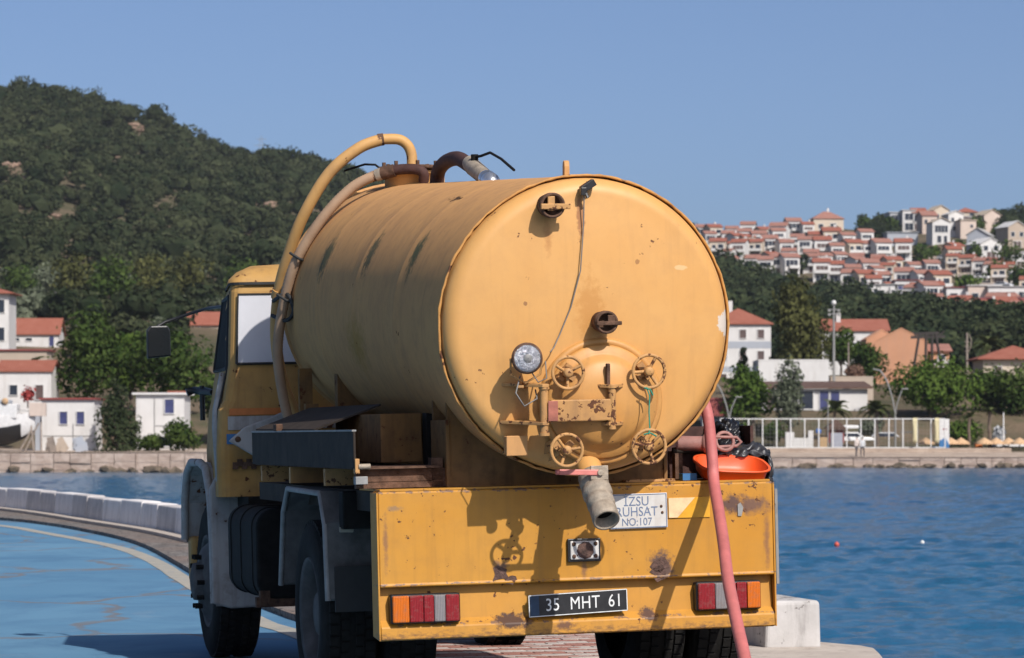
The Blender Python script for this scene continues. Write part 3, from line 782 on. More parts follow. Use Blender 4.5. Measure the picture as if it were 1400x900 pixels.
# the same scrub goes on over the slopes beside and between
rg = np.random.default_rng(41); pts = []; hs = []; ws = []
while len(pts) < 1250:
    Y = math.sqrt(rg.uniform(400 ** 2, 1062 ** 2)); px = rg.uniform(-700, 2000)
    if -60 < px < 560 or 955 < px < 1440: continue
    x = (px - 700) / F * Y
    if nz2(x, Y) > 1.0: continue
    pts.append((x, Y)); h = rg.uniform(4.5, 8.5); hs.append(h); ws.append(h * rg.uniform(1.0, 1.5))
wood('hill_woodland', 'scrub wood on the slopes between and beyond the two hills', pts, hs, ws, M['leaf_scrub'], 43, 90)

# ================================================================== FAR BUILDINGS
def plaster(name, col, dirt=(.30, .26, .22), amt=.3):
    t = NT(name); co = t.coord()
    c = t.mix(t.ramp(t.noise(co, .5, 4, .6), [(.35, 0.0), (.7, 1.0)]), tuple(q * .9 for q in col), col)
    c = t.mix(t.math('MULTIPLY', t.ramp(t.noise(t.coord((1.5, 1.5, .25)), 1.0, 5, .65), [(.5, 0.0), (.75, 1.0)]), amt), c, dirt)
    t.bsdf(c, .85, 0, t.bump(t.noise(co, 6, 4), .2, .03), .3); return t.m
def tiles(name, a, b):
    t = NT(name); co = t.coord()
    wv = t.n('ShaderNodeTexWave'); wv.inputs['Scale'].default_value = 1.3; wv.bands_direction = 'X'; wv.inputs['Distortion'].default_value = .3; t.l(co, wv.inputs['Vector'])
    c = t.mix(t.ramp(t.noise(co, .8, 6, .7), [(.35, 0.0), (.68, 1.0)]), a, b)
    c = t.mix(t.math('MULTIPLY', wv.outputs['Fac'], .25), c, tuple(q * .45 for q in a))
    t.bsdf(c, .85, 0, t.bump(wv.outputs['Fac'], .5, .08), .25); return t.m
M['p_white'] = plaster('white_plaster', (.62, .60, .58)); M['p_cream'] = plaster('cream_plaster', (.56, .47, .37)); M['p_grey'] = plaster('grey_blue_plaster', (.36, .38, .42))
M['p_salmon'] = plaster('salmon_plaster', (.52, .265, .155)); M['p_stone'] = plaster('stone_plaster', (.42, .34, .27)); M['p_pink'] = plaster('pale_pink_plaster', (.57, .46, .39))
M['t_red'] = tiles('red_roof_tiles', (.27, .088, .056), (.33, .125, .085)); M['t_pale'] = tiles('faded_pink_roof_tiles', (.30, .140, .105), (.35, .18, .14)); M['t_dark'] = tiles('dark_red_roof', (.20, .05, .045), (.26, .07, .06))
M['t_tan'] = tiles('tan_roof', (.45, .36, .27), (.55, .46, .36)); M['t_brown'] = tiles('brown_roof', (.10, .06, .045), (.15, .09, .07)); M['t_grey'] = tiles('grey_flat_roof', (.34, .33, .32), (.42, .41, .40))
M['pane'] = simple('far_window_glass', (.020, .026, .040), .15, 0, .3, 1.5); M['pane_blue'] = simple('blue_window', (.045, .05, .13), .3, 0, .3, 1.5); M['pane_brown'] = simple('brown_shutter', (.085, .055, .05), .6, 0, .3, 1.5)
M['frame_w'] = simple('white_frame', (.60, .585, .57), .6); M['loggia'] = simple('shaded_loggia_wall', (.17, .15, .145), .8, 0, .35, .8)
M['white_metal'] = simple('white_painted_metal', (.66, .65, .63), .5, 0, .12, 2); M['asphalt'] = simple('dusty_hill_road', (.33, .27, .22), .9, 0, .15, .5)
WC = {}
def window_mesh(w, h, fm, pm, shutters=False):
    k = (round(w, 2), round(h, 2), fm, pm)
    if k in WC: return WC[k]
    b = MB(); f = min(.14, w * .08)
    b.box((0, -.02, 0), (w, .04, h), 1)
    for s in (-1, 1): b.box((s * (w / 2 + f / 2 - .01), -.05, 0), (f, .10, h + 2 * f), 0); b.box((0, -.05, s * (h / 2 + f / 2 - .01)), (w, .10, f), 0)
    nm = max(1, int(w / .9))
    for i in range(1, nm): b.box((-w / 2 + w * i / nm, -.045, 0), (f * .6, .05, h), 0)
    WC[k] = b.mesh('window', [M[fm], M[pm]]); return WC[k]
def building(name, label, base, rz, w, d, h, roof, rise, wm, rm, wins=(), cat='house', group=None, over=.35, chimney=None, fm='frame_w', pm='pane', balconies=(), bands=(), side=(), fdn=4.0, extra=None):
    root = tag(empty(name, base, rz), label, cat, group)
    b = MB(); b.bx(-w / 2, w / 2, 0, d, -fdn, h)
    if roof == 'gable_y': b.prism([(-w / 2, h), (w / 2, h), (0, h + rise)], (0, .02, 0), (1, 0, 0), (0, 0, 1), (0, d - .04, 0))
    if roof == 'gable_x': b.prism([(0, h), (d, h), (d / 2, h + rise)], (-w / 2 + .02, 0, 0), (0, 1, 0), (0, 0, 1), (w - .04, 0, 0))
    b.build('wall', M[wm], root)
    r = MB(); t = .18
    if roof == 'gable_x':
        k = rise / (d / 2); o_ = over
        for s in (0, 1):
            y0, y1 = (-o_, d / 2) if s == 0 else (d + o_, d / 2)
            z0 = h - o_ * k
            r.add([(-w / 2 - o_, y0, z0 + .03), (w / 2 + o_, y0, z0 + .03), (w / 2 + o_, y1, h + rise + .03), (-w / 2 - o_, y1, h + rise + .03), (-w / 2 - o_, y0, z0 + t), (w / 2 + o_, y0, z0 + t), (w / 2 + o_, y1, h + rise + t), (-w / 2 - o_, y1, h + rise + t)], [(3, 2, 1, 0), (4, 5, 6, 7), (0, 1, 5, 4), (1, 2, 6, 5), (2, 3, 7, 6), (3, 0, 4, 7)])
    elif roof == 'gable_y':
        k = rise / (w / 2); o_ = over
        for s in (-1, 1):
            x0 = s * (w / 2 + o_); z0 = h - o_ * k
            r.add([(x0, -o_, z0 + .03), (x0, d + o_, z0 + .03), (0, d + o_, h + rise + .03), (0, -o_, h + rise + .03), (x0, -o_, z0 + t), (x0, d + o_, z0 + t), (0, d + o_, h + rise + t), (0, -o_, h + rise + t)], [(3, 2, 1, 0), (4, 5, 6, 7), (0, 1, 5, 4), (1, 2, 6, 5), (2, 3, 7, 6), (3, 0, 4, 7)])
    elif roof == 'hip':
        o_ = over; m = min(w, d) / 2 * .98
        x0, x1, y0, y1 = -w / 2 - o_, w / 2 + o_, -o_, d + o_
        if w >= d: a, c = (x0 + m + o_, d / 2, h + rise), (x1 - m - o_, d / 2, h + rise)
        else: a, c = (0, y0 + m + o_, h + rise), (0, y1 - m - o_, h + rise)
        q = [(x0, y0, h + .02), (x1, y0, h + .02), (x1, y1, h + .02), (x0, y1, h + .02)]
        r.add(q + [(x, y, z + .12) for x, y, z in q] + [a, c], [(3, 2, 1, 0), (0, 1, 5, 4), (1, 2, 6, 5), (2, 3, 7, 6), (3, 0, 4, 7)] + ([(4, 5, 9, 8), (5, 6, 9), (6, 7, 8, 9), (7, 4, 8)] if w >= d else [(4, 5, 8), (5, 6, 9, 8), (6, 7, 9), (7, 4, 8, 9)]))
    elif roof == 'shed':
        o_ = over
        r.add([(-w / 2 - o_, -o_, h + .02), (w / 2 + o_, -o_, h + .02), (w / 2 + o_, d + o_, h + rise), (-w / 2 - o_, d + o_, h + rise), (-w / 2 - o_, -o_, h + .2), (w / 2 + o_, -o_, h + .2), (w / 2 + o_, d + o_, h + rise + .2), (-w / 2 - o_, d + o_, h + rise + .2)], [(3, 2, 1, 0), (4, 5, 6, 7), (0, 1, 5, 4), (1, 2, 6, 5), (2, 3, 7, 6), (3, 0, 4, 7)])
    else:
        r.bx(-w / 2 - over, w / 2 + over, -over, d + over, h + .01, h + .18)
    ro = r.build('roof', M[rm], root)
    if chimney:
        cx, cy_ = chimney; MB().bx(cx - .3, cx + .3, cy_ - .3, cy_ + .3, h, h + rise + 1.0).build('chimney', M['p_white'], ro)
    for q in wins:
        x, z, ww, hh = q[:4]; pm_ = q[4] if len(q) > 4 else pm
        link('window', window_mesh(ww, hh, fm, pm_), root, (x, -.005, z + hh / 2))
    for q in side:   # windows on the left flank
        y, z, ww, hh = q; link('window', window_mesh(ww, hh, fm, pm), root, (-w / 2 - .005, y, z + hh / 2), (0, 0, R_(-90)))
    for x, z, ww, dp in balconies:
        bl = MB(); bl.bx(x - ww / 2, x + ww / 2, -dp, -.01, z - .12, z); bl.bx(x - ww / 2, x + ww / 2, -dp, -dp + .1, z, z + .75)
        bl.bx(x - ww / 2, x - ww / 2 + .1, -dp + .1, -.01, z, z + .75); bl.bx(x + ww / 2 - .1, x + ww / 2, -dp + .1, -.01, z, z + .75)
        bl.build('balcony', M['p_white'], root)
    for z0, z1, mt in bands: MB().bx(-w / 2 - .02, w / 2 + .02, -.025, .3, z0, z1).build('band', M[mt], root)
    return root

# ---- terraces on the right-hand hill: four kinds, copied
KEEP = {}
def terrace_kind(k):
    wm = 'p_white' if k != 2 else 'p_cream'
    rm = ('t_red', 't_pale', 't_red', 't_pale')[k]
    w_ = (4.7, 4.9, 5.0, 4.6)[k]
    wins = [(0, 3.05, 3.3, 1.5, 'pane' if k % 2 else 'pane_brown'), (-.6, .25, 2.3, 1.9, 'pane')]  # wide dark upper pane imitates the shade in the open loggia
    if k == 2: wins = [(-1.2, 3.2, 1.2, 1.3), (1.0, 3.0, 1.7, 1.7), (0, .3, 3.2, 1.8, 'pane_brown')]
    if k == 3: wins = [(0, 2.9, 3.5, 1.9, 'pane'), (.5, .2, 2.4, 2.0, 'pane_brown')]
    o = building('terrace_house', 'x', (0, 0, 0), 0, w_, 6.0, 5.6, 'gable_x', 1.15, wm, rm, wins, 'house', None, .35, (1.4, 5.0) if k in (0, 2) else None,
                 balconies=[(0, 2.55, w_ - .5, 1.3)] if k != 3 else [(.6, 2.5, w_ - 1.6, 1.2)])
    MB().bx(-w_ / 2 - .12, -w_ / 2 + .12, -1.5, -.01, -4, 4.9).build('party_wall', M[wm], o)
    return o
ORD = ['first', 'second', 'third', 'fourth', 'fifth', 'sixth', 'seventh', 'eighth', 'ninth']
used_k = {}
def terrace(px, py, label, group, k, scale=1.0, rz=0.0):
    g = ground(px, py, 420)
    if k not in used_k: o = terrace_kind(k); used_k[k] = o
    else: o = copy_tree(used_k[k])
    o.location = g; o.rotation_euler = (0, 0, rz); o.scale = (scale, scale, scale)
    o['label'] = label; o['group'] = group
    return o
rk_ = random.Random(12)
ROWS = [('skyline row at the far left, next to the tank', 331, [960, 979, 1001, 1023, 1046, 1066]),
        ('skyline row left of the big hipped house', 326, [1083, 1105]),
        ('second row down, beside the tank', 340, [972, 994, 1017, 1041, 1064]),
        ('second row down, below the big hipped house', 343, [1092, 1116, 1139, 1161, 1183]),
        ('third row down, nearest the tank', 352, [983, 1006, 1030, 1053, 1076, 1099]),
        ('third row down, towards the hill road', 358, [1124, 1147, 1168, 1189, 1211, 1233]),
        ('lowest white terrace above the pines', 377, [1004, 1026, 1046, 1065, 1085]),
        ('fourth row down, right of the lowest white terrace', 371, [1108, 1130, 1152, 1174]),
        ('row ending beside the hill road', 380, [1201, 1226, 1253, 1275]),
        ('fifth row down, above the pine belt', 386, [1121, 1144, 1167, 1189]),
        ('sixth row down, in the middle of the slope', 399, [1160, 1184, 1209, 1236, 1262, 1286]),
        ('bottom row behind the cream house roof', 446, [1308, 1331, 1354, 1377, 1398])]
for desc, py, xs_ in ROWS:
    for i, px in enumerate(xs_):
        k = rk_.randrange(4) if 'lowest white' not in desc else 3
        terrace(px + rk_.uniform(-3, 3), py + rk_.uniform(-3.5, 3.5) + (i * .8 if py > 370 else 0), f'{ORD[i]} red roofed house from left, {desc}', 'terraced houses on the right hill', k, rk_.uniform(.74, .98) * (.93 if py > 365 else 1), rk_.uniform(-.3, .38))
# smaller houses scattered between, not to be told apart
def scatter(n, lab, group, zone, kinds, sc_):
    xs2 = sorted(rk_.uniform(zone[0], zone[1]) for _ in range(n))
    for k2, px in enumerate(xs2):
        t = (px - zone[0]) / (zone[1] - zone[0]); py = zone[2] + (zone[3] - zone[2]) * t + rk_.uniform(0, zone[4])
        terrace(px, py, f'{ORD2[k2]} from the left of {lab}', group, rk_.choice(kinds), rk_.uniform(*sc_), rk_.uniform(-.6, .6))
ORD2 = ORD + ['tenth', 'eleventh', 'twelfth', 'thirteenth', 'fourteenth', 'fifteenth']
scatter(15, 'the small houses half hidden between the terrace rows', 'small houses between the terraces', (985, 1240, 338, 372, 24), (0, 1, 2), (.6, .8))
scatter(13, 'the small pale houses among trees beside the hill road', 'small houses beside the hill road', (1290, 1410, 350, 388, 26), (1, 2), (.55, .8))
scatter(12, 'the small houses clustered below the hill road foot', 'small houses below the hill road', (1190, 1405, 404, 434, 14), (0, 1, 3), (.6, .85))
g = ground(1133, 318)
building('hipped_house', 'large red hipped house with chimney standing highest on the terrace skyline', g, .1, 9.5, 8, 4.2, 'hip', 2.6, 'p_cream', 't_pale', [(-2.5, 1.2, 1.5, 1.4), (1.5, 1.2, 1.8, 1.6)], chimney=(.5, 4))
# white villas right of the terraces
def villa(label, px, py, w, h, roof, rise, wm, rm, rz=0.0, wins=None, d=8):
    g = ground(px, py, 420)
    if wins is None: wins = [(-w * .25, h * .55, w * .2, 1.3), (w * .22, h * .55, w * .2, 1.3), (0, .3, w * .4, 1.7, 'pane_brown')]
    building('villa', label, g, rz, w, d, h, roof, rise, wm, rm, wins, 'house', 'villas on the right hill')
villa('dark glazed modern villa with white frames on the skyline', 1228, 318, 5.2, 6.2, 'flat', 0, 'p_grey', 'p_white', .1, [(-1.2, 3.4, 1.8, 2.0), (1.3, 3.4, 1.6, 2.0), (0, .4, 3.6, 2.2)])
villa('white villa with large dark upper windows beside the dark glazed one', 1243, 317, 4.0, 6.6, 'flat', 0, 'p_white', 'p_white', 0, [(0, 3.6, 2.6, 2.0), (0, .4, 2.6, 2.2)])
villa('narrow villa with red roof and open dark loggia on the skyline', 1257, 316, 4.2, 5.6, 'gable_x', 1.6, 'p_cream', 't_red', 0, [(0, 2.8, 3.2, 2.2, 'pane'), (0, .2, 3.2, 2.0, 'pane_brown')])  # dark upper pane put in place of the loggia's shade
villa('cream villa with red lean-to roof right of the narrow red roofed one', 1271, 320, 4.5, 5.6, 'gable_x', 1.5, 'p_pink', 't_pale', .1)
villa('tall cream gabled villa rising behind the white block', 1287, 312, 5.0, 5.6, 'gable_y', 1.5, 'p_cream', 't_tan', .2)
villa('villa with pale roof, dark loggia and white posts', 1287, 334, 5.2, 6.4, 'gable_y', 1.2, 'p_white', 't_tan', .1, [(0, 3.4, 3.8, 2.0, 'pane'), (-.6, .4, 1.2, 2.0), (1.2, .4, 1.0, 2.0)])  # loggia recess is a flat pane, its shade given by dark colour
villa('bright white gabled villa with two small windows', 1307, 325, 4.6, 7.0, 'gable_y', 1.0, 'p_white', 'p_white', .15, [(-1.0, 4.6, .9, 1.3), (1.3, 4.2, .9, 1.6), (-.5, 2.0, 1.0, 1.3)])
villa('cream windowless block attached right of the bright white villa', 1324, 327, 4.8, 5.6, 'flat', 0, 'p_pink', 'p_cream', .1, [(1.0, 3.4, .8, .9)])
villa('shaded grey blue gabled house below the cream block', 1336, 345, 5.8, 4.8, 'gable_y', 1.8, 'p_grey', 't_grey', -.35, [(-1.8, 2.0, .7, 1.2)])
villa('house with broad red hipped roof on the crest', 1322, 300, 7.0, 3.2, 'hip', 1.8, 'p_cream', 't_red', 0)
villa('tan roofed gable house standing alone near the right crest', 1357, 318, 5.6, 5.2, 'gable_y', 1.7, 'p_pink', 't_tan', .3, [(1.2, 2.0, .7, 1.0)])
villa('white house with low pale gable and dark doorway', 1355, 355, 6.4, 4.2, 'gable_y', 1.6, 'p_white', 'p_white', .35)
villa('white roofed house at the right edge below the crest', 1391, 340, 5.6, 6.0, 'gable_y', 1.6, 'p_stone', 'p_white', .3)
villa('small white house at the right edge under the trees', 1395, 368, 5.0, 4.4, 'flat', 0, 'p_white', 'p_white', .2)
villa('long grey garden retaining wall house beneath the modern villas', 1234, 338, 9.0, 4.2, 'flat', 0, 'p_grey', 'p_grey', .05, [(3.2, 1.4, .8, .9)])
villa('low white block with terrace behind the upper pines', 1213, 413, 7.2, 3.8, 'flat', 0, 'p_white', 't_grey', 0, [(-1.8, 1.2, 2.4, 1.4), (1.8, 1.2, 2.4, 1.4)])
villa('glass fronted white block right of the low terrace block', 1243, 411, 6.2, 4.4, 'flat', 0, 'p_white', 't_dark', 0, [(0, 1.5, 5.0, 1.7, 'pane_blue')])
villa('white flat block with red parapet left of the hill road', 1318, 419, 7.5, 4.0, 'flat', 0, 'p_white', 't_dark', 0, [(-2.2, 1.4, 1.6, 1.4), (2.0, 1.4, 1.6, 1.4)])
villa('pale flat block under the hill road', 1346, 419, 7.0, 4.4, 'flat', 0, 'p_pink', 'p_white', 0, [(-2.0, 1.6, 1.4, 1.2), (1.6, 1.6, 1.4, 1.2)])
villa('grey blue windowed flat block at the foot of the hill road', 1380, 420, 9.0, 4.2, 'flat', 0, 'p_white', 't_grey', 0, [(-2.8, 1.6, 2.0, 1.5), (.2, 1.6, 2.0, 1.5), (3.0, 1.6, 2.0, 1.5)])
villa('long white terrace with red eaves near the bottom right', 1362, 437, 15.5, 3.6, 'gable_x', .9, 'p_white', 't_dark', 0, [(-6 + 2.0 * i, 1.1, 1.0, 1.3, 'pane_blue') for i in range(7)])
villa('white house with dark openings left of the long terrace', 1312, 436, 5.6, 3.8, 'flat', 0, 'p_white', 't_dark', 0)
# hill road and parked cars
rp_ = [ground(x, y, 420) for x, y in ((1252, 348), (1268, 351), (1288, 360), (1305, 369), (1322, 378), (1345, 389), (1372, 401), (1405, 414), (1440, 428))]
rb = MB(); vs = []
for i, p in enumerate(rp_):
    d = (rp_[min(i + 1, len(rp_) - 1)] - rp_[max(0, i - 1)]); nrm = Vector((-d.y, d.x, 0)).normalized() * 3.2
    for q in (p - nrm, p + nrm): vs.append((q.x, q.y, float(terr(q.x, q.y)) + .35))
rb.add(vs, [(2 * i, 2 * i + 2, 2 * i + 3, 2 * i + 1) for i in range(len(rp_) - 1)])
tag(rb.build('hill_road', M['asphalt'], fix=False), kind='structure')
CARPAINT = {c: simple('car_paint_' + c, v, .3, 0, .05, 2) for c, v in (('white', (.7, .7, .7)), ('silver', (.42, .43, .45)), ('dark', (.04, .045, .055)), ('red', (.35, .04, .03)))}
def car(label, base, rz, colour, group, van=False):
    root = tag(empty('parked_car' if not van else 'parked_van', base, rz), label, 'van' if van else 'car', group)
    b = MB(); L = 4.2; hb = 1.45 if not van else 2.1
    side = [(-2.1, .35), (2.1, .35), (2.1, .75), (1.75, .92), (.95, 1.0), (-2.1, 1.0)] if not van else [(-2.3, .35), (2.2, .35), (2.2, 1.0), (1.6, 1.25), (1.2, 2.05), (-2.3, 2.1)]
    b.prism(side, (0, -.82, 0), (1, 0, 0), (0, 0, 1), (0, 1.64, 0)); b.build('body', CARPAINT[colour], root, None, .06)
    if not van:
        c = MB(); c.prism([(-1.9, 1.0), (.95, 1.0), (.35, hb), (-1.4, hb)], (0, -.74, 0), (1, 0, 0), (0, 0, 1), (0, 1.48, 0)); c.build('cabin', CARPAINT[colour], root, None, .05)
        g_ = MB(); g_.prism([(-1.65, 1.03), (.72, 1.03), (.28, hb - .08), (-1.32, hb - .08)], (0, -.76, 0), (1, 0, 0), (0, 0, 1), (0, 1.52, 0)); g_.build('side_glass', M['pane'], root)
    else:
        g_ = MB(); g_.prism([(.5, 1.25), (1.5, 1.3), (1.1, 1.95), (.5, 1.95)], (0, -.84, 0), (1, 0, 0), (0, 0, 1), (0, 1.68, 0)); g_.build('side_glass', M['pane'], root)
    for x in (-1.3, 1.3):
        for y in (-.78, .78): MB().tube([(x, y - .1, .32), (x, y + .1, .32)], .32, 12).build('wheel', M['tyre'], root)
    return root
for lab, px, py, c, rz in (('white car parked halfway down the hill road', 1302, 364, 'white', -.6), ('silver car parked above the bend of the hill road', 1292, 359, 'silver', -.6), ('white car parked lower on the hill road by the trees', 1343, 385, 'white', -.7), ('silver car near the bottom of the hill road', 1372, 397, 'silver', -.5), ('white car at the foot of the hill road beside the silver one', 1379, 400, 'white', -.5)):
    g = ground(px, py, 420); g.z += .4; car(lab, g, rz, c, 'cars on the hill road')
# trees among the houses
for i, (px, py, h, wd, k) in enumerate(((1137, 325, 4.5, 9, 'dark'), (1180, 318, 6.5, 6.5, 'dark'), (1217, 325, 7, 5, 'dark'), (1207, 330, 4, 5, 'pine'), (1262, 356, 5.5, 7, 'dark'), (1030, 345, 4.0, 5, 'green'), (1097, 372, 5.5, 3.5, 'pine'), (1294, 296, 4.5, 6, 'dark'), (1359, 298, 4.5, 5, 'dark'), (1333, 318, 6.5, 7, 'dark'), (1369, 334, 7, 7, 'dark'), (1334, 356, 5.5, 5.5, 'dark'),
        (1381, 376, 10, 9, 'dark'), (1316, 362, 4.5, 6.5, 'pine'), (1365, 384, 6, 9, 'dark'), (1324, 398, 4.5, 7, 'green'), (1278, 350, 4, 4.5, 'green'), (1298, 350, 4, 5, 'pine'), (1395, 392, 7, 8, 'dark'), (1293, 413, 4, 5, 'green'), (1208, 395, 3.5, 4, 'green'), (1396, 302, 7, 7, 'pine'), (1313, 345, 4.2, 5, 'dark'), (1347, 372, 4.5, 5.5, 'dark'))):
    where = ('in front of the big hipped house', 'on the skyline right of the terraces', 'beside the modern villas', 'under the skyline tree right of the terraces', 'at the top of the hill road', 'among the terraces near the tank', 'beside the lowest white terrace', 'behind the tall cream gable', 'behind the tan roofed gable house', 'between the cream block and the tan roofed house',
             'left of the white roofed house at the right edge', 'between the grey gable and the white low gable house', 'largest one under the right edge villas', 'beside the hill road under the grey gable', 'right of the hill road cars', 'left of the hill road near its foot', 'below the villa with dark loggia', 'below the bright white villa', 'at the right edge above the foot of the road', 'between the flat blocks', 'under the terraces above the pine belt', 'on the crest at the right edge', 'below the shaded grey gable', 'right of the white low gable house')[i]
    tree('hill_tree', f'bushy tree {where}', ground(px, py + 3, 420), h, wd, M['leaf_' + k], 'bush' if h < wd * 1.1 else 'round', 420, .75, 100 + i, .18, group='trees among the hill houses')

# ------------------------------------------------------------------ right shore, middle distance
def by(px, py, Y): return W(px, py, Y)
def wpx(n, Y): return n / F * Y
Y = 430
building('apartment_house', 'white three storey house with red hipped roof behind the tank', by(1012, 536, Y), 0, wpx(84, Y), 9, wpx(92, Y), 'hip', 2.3, 'p_white', 't_red',
         [(x, z, .85, 1.15, 'pane_brown') for z in (7.3 - .3, 4.2, 1.2) for x in (-2.2, .35, 2.7)], bands=[(5.7, 6.6, 'p_grey'), (2.6, 3.3, 'p_grey')], chimney=(-1, 5))
Y = 470
building('long_house', 'long white house with wide red tiled roof behind the floodlight mast', by(1168, 486, Y), 0, wpx(92, Y), 8, wpx(34, Y), 'gable_x', 1.6, 'p_white', 't_red', [(-3.4, 1.2, .7, .8), (.3, .4, 1.0, 1.4), (2.8, 1.0, .8, .9)], chimney=(-2, 3))
Y = 400
building('salmon_house', 'salmon pink windowless gable house behind the round green tree', by(1232, 520, Y), -.12, wpx(72, Y), 9, wpx(52, Y), 'gable_y', wpx(18, Y), 'p_salmon', 'p_salmon', [], over=.02)
building('salmon_annexe', 'taller left wing of the salmon pink building', by(1206, 524, Y + 8), 0, wpx(44, Y), 7, wpx(60, Y), 'gable_y', 1.2, 'p_salmon', 'p_salmon', [(1.4, 1.2, .5, .6)], over=.02)
building('salmon_porch', 'small salmon house with balcony right of the timber tower', by(1285, 512, Y + 3), 0, wpx(26, Y), 6, wpx(32, Y), 'gable_x', .8, 'p_salmon', 't_pale', [(.2, 1.2, .9, 1.2)], balconies=[(.2, 1.0, 1.9, .7)])
Y = 345
building('white_hall', 'plain white flat roofed hall behind the brown cafe roof', by(1085, 545, Y), 0, wpx(96, Y), 8, wpx(51, Y), 'flat', 0, 'p_white', 'p_white', [], over=.02)
Y = 330
cf = building('cafe', 'low white cafe with brown roof above the palms', by(1113, 566, Y), 0, wpx(146, Y), 7, wpx(34, Y), 'shed', .7, 'p_white', 't_brown', [(-3.6, .5, 2.2, 1.7, 'pane_brown'), (-.8, .5, 1.4, 1.8), (1.0, .4, .9, 1.9, 'pane_blue'), (2.1, .4, .9, 1.9, 'pane_blue')], over=.5)
Y = 318
building('stone_shed', 'roofless pale stone shed wall behind the cafe', by(1165, 545, 352), 0, wpx(58, 352), 5, wpx(28, 352), 'flat', 0, 'p_stone', 'p_stone', [(-.6, .9, .8, .8)], over=.02)
Y = 365
building('cream_house', 'cream house with red hipped roof at the right edge', by(1392, 548, Y), 0, wpx(96, Y), 8, wpx(56, Y), 'hip', 1.7, 'p_cream', 't_red', [(-2.2, 3.2, .75, .6, 'pane_brown'), (2.0, 3.0, .9, .9, 'pane_brown')], over=.7)
Y = 318
building('kiosk', 'dark roofed beach kiosk partly hidden by the tank', by(985, 588, Y), 0, wpx(48, Y), 4, wpx(22, Y), 'gable_x', 1.4, 'p_white', 't_dark', [(0, .3, 2.4, 1.0)], cat='kiosk')
# timber tower
tw = tag(empty('timber_frame', by(1268, 505, 372)), 'dark timber post frame rising above the round green tree', 'frame')
for x0, x1 in ((-1.9, -.9), (-.25, -.15), (.55, .5), (2.0, .9)):
    MB().tube([(x0, 0, -2), (x1, 0, 4.1)], .15, 8).build('post', M['wood_dark'], tw)
for z, a, b_ in ((3.6, -1.9, 2.0), (4.0, -1.4, 1.3)): MB().bar((a, 0, z), (b_, 0, z + .1), .2, .3).build('beam', M['wood_dark'], tw)
MB().bar((-1.7, 0, 4.3), (-1.0, 0, 3.4), .14, .16).build('brace', M['wood_dark'], tw); MB().bar((1.9, 0, 4.3), (1.1, 0, 3.6), .14, .16).build('brace', M['wood_dark'], tw)
# masts, poles, street lamps
def pole(name, label, px, p0, p1, Y, r, mat, cat, head=None):
    o = tag(empty(name, by(px, p0, Y)), label, cat); h = wpx(p0 - p1, Y)
    MB().tube([(0, 0, -1.5), (0, 0, h * .5), (0, 0, h)], [r * 1.2, r, r * .75], 10).build('shaft', mat, o)
    if head == 'flood':
        for z, w2 in ((h - .55, 1.3), (h - 1.0, 1.3)): MB().bx(-w2 / 2, w2 / 2, -.06, .06, z, z + .09).build('crossbar', mat, o)
        for x in (-.5, .5):
            for z in (h - .6, h - 1.05): MB().box((x, -.18, z), (.3, .18, .26)).build('floodlight', M['galv'], o, None, .03)
        MB().lathe([(.002, .5), (.2, .42), (.28, .2), (.2, 0), (.002, -.04)], (0, 0, h), (0, 0, 1), 14).build('dome_lamp', M['frame_w'], o)
    elif head == 'cross':
        MB().bx(-.7, .7, -.07, .07, h - .5, h - .36).build('crossarm', mat, o)
        for x in (-.55, 0, .55): MB().tube([(x, 0, h - .36), (x, 0, h - .15)], .05, 6).build('insulator', M['frame_w'], o)
    elif head == 'crooked':
        MB().tube([(0, 0, h * .55), (.45, 0, h * .7), (.5, 0, h * .85), (.25, 0, h * .97)], .06, 6).build('bent_arm', mat, o)
        for z in (.6, .7, .8): MB().bx(-.25, .25, -.1, .1, h * z, h * z + .1).build('bracket', mat, o)
    return o
pole('floodlight_mast', 'tall grey floodlight mast between the eucalyptus and the red roof', 1140, 530, 417, 350, .14, M['galv'], 'mast', 'flood')
pole('utility_pole', 'weathered timber utility pole with bent arm left of the cream house', 1322, 520, 455, 385, .16, M['wood_pole'], 'pole', 'crooked')
pole('utility_pole', 'thin timber pole in front of the long red roofed house', 1160, 512, 468, 360, .10, M['wood_pole'], 'pole')
pole('utility_pole', 'timber pole on the slope above the left red roofed house', 80, 440, 398, 560, .16, M['wood_pole'], 'pole', 'cross')
pole('utility_pole', 'timber pole on the slope beside the truck cab mirror arm', 278, 432, 403, 560, .16, M['wood_pole'], 'pole', 'cross')
pole('flagpole', 'white pole on the beach at the right edge of the promenade', 1372, 612, 564, 305, .07, M['white_metal'], 'pole')
pole('camera_pole', 'thin pale pole with small box in front of the cafe palms', 1132, 612, 548, 306, .06, M['galv'], 'pole')
def street_lamp(label, px, py, Y, h, flip=1):
    o = tag(empty('street_lamp', by(px, py, Y)), label, 'street lamp', 'two armed promenade lamps')
    z0 = h * .42
    MB().tube([(0, 0, -1), (0, 0, z0)], .10, 10).build('shaft', M['galv'], o)
    MB().tube(spline([(0, 0, z0 - .1), (-.25 * flip, 0, h * .62), (-.8 * flip, 0, h * .86), (-1.45 * flip, 0, h)], 5), [.075] * 15 + [.05], 8).build('arm', M['galv'], o)
    MB().tube(spline([(0, 0, z0 - .1), (.15 * flip, 0, h * .56), (.45 * flip, 0, h * .68), (.62 * flip, 0, h * .74)], 5), .06, 8).build('arm', M['galv'], o)
    MB().box((-1.75 * flip, 0, h + .02), (.7, .2, .12), 0, Matrix.Rotation(.2 * flip, 3, 'Y')).build('lamp_head', M['galv'], o, None, .03)
    MB().box((.9 * flip, 0, h * .76), (.6, .2, .12)).build('lamp_head', M['galv'], o, None, .03)
street_lamp('curved two armed street lamp in front of the round green tree', 1224, 614, 308, 7.4)
street_lamp('curved two armed street lamp beside the tank and the kiosk', 997, 614, 308, 6.4, 1)

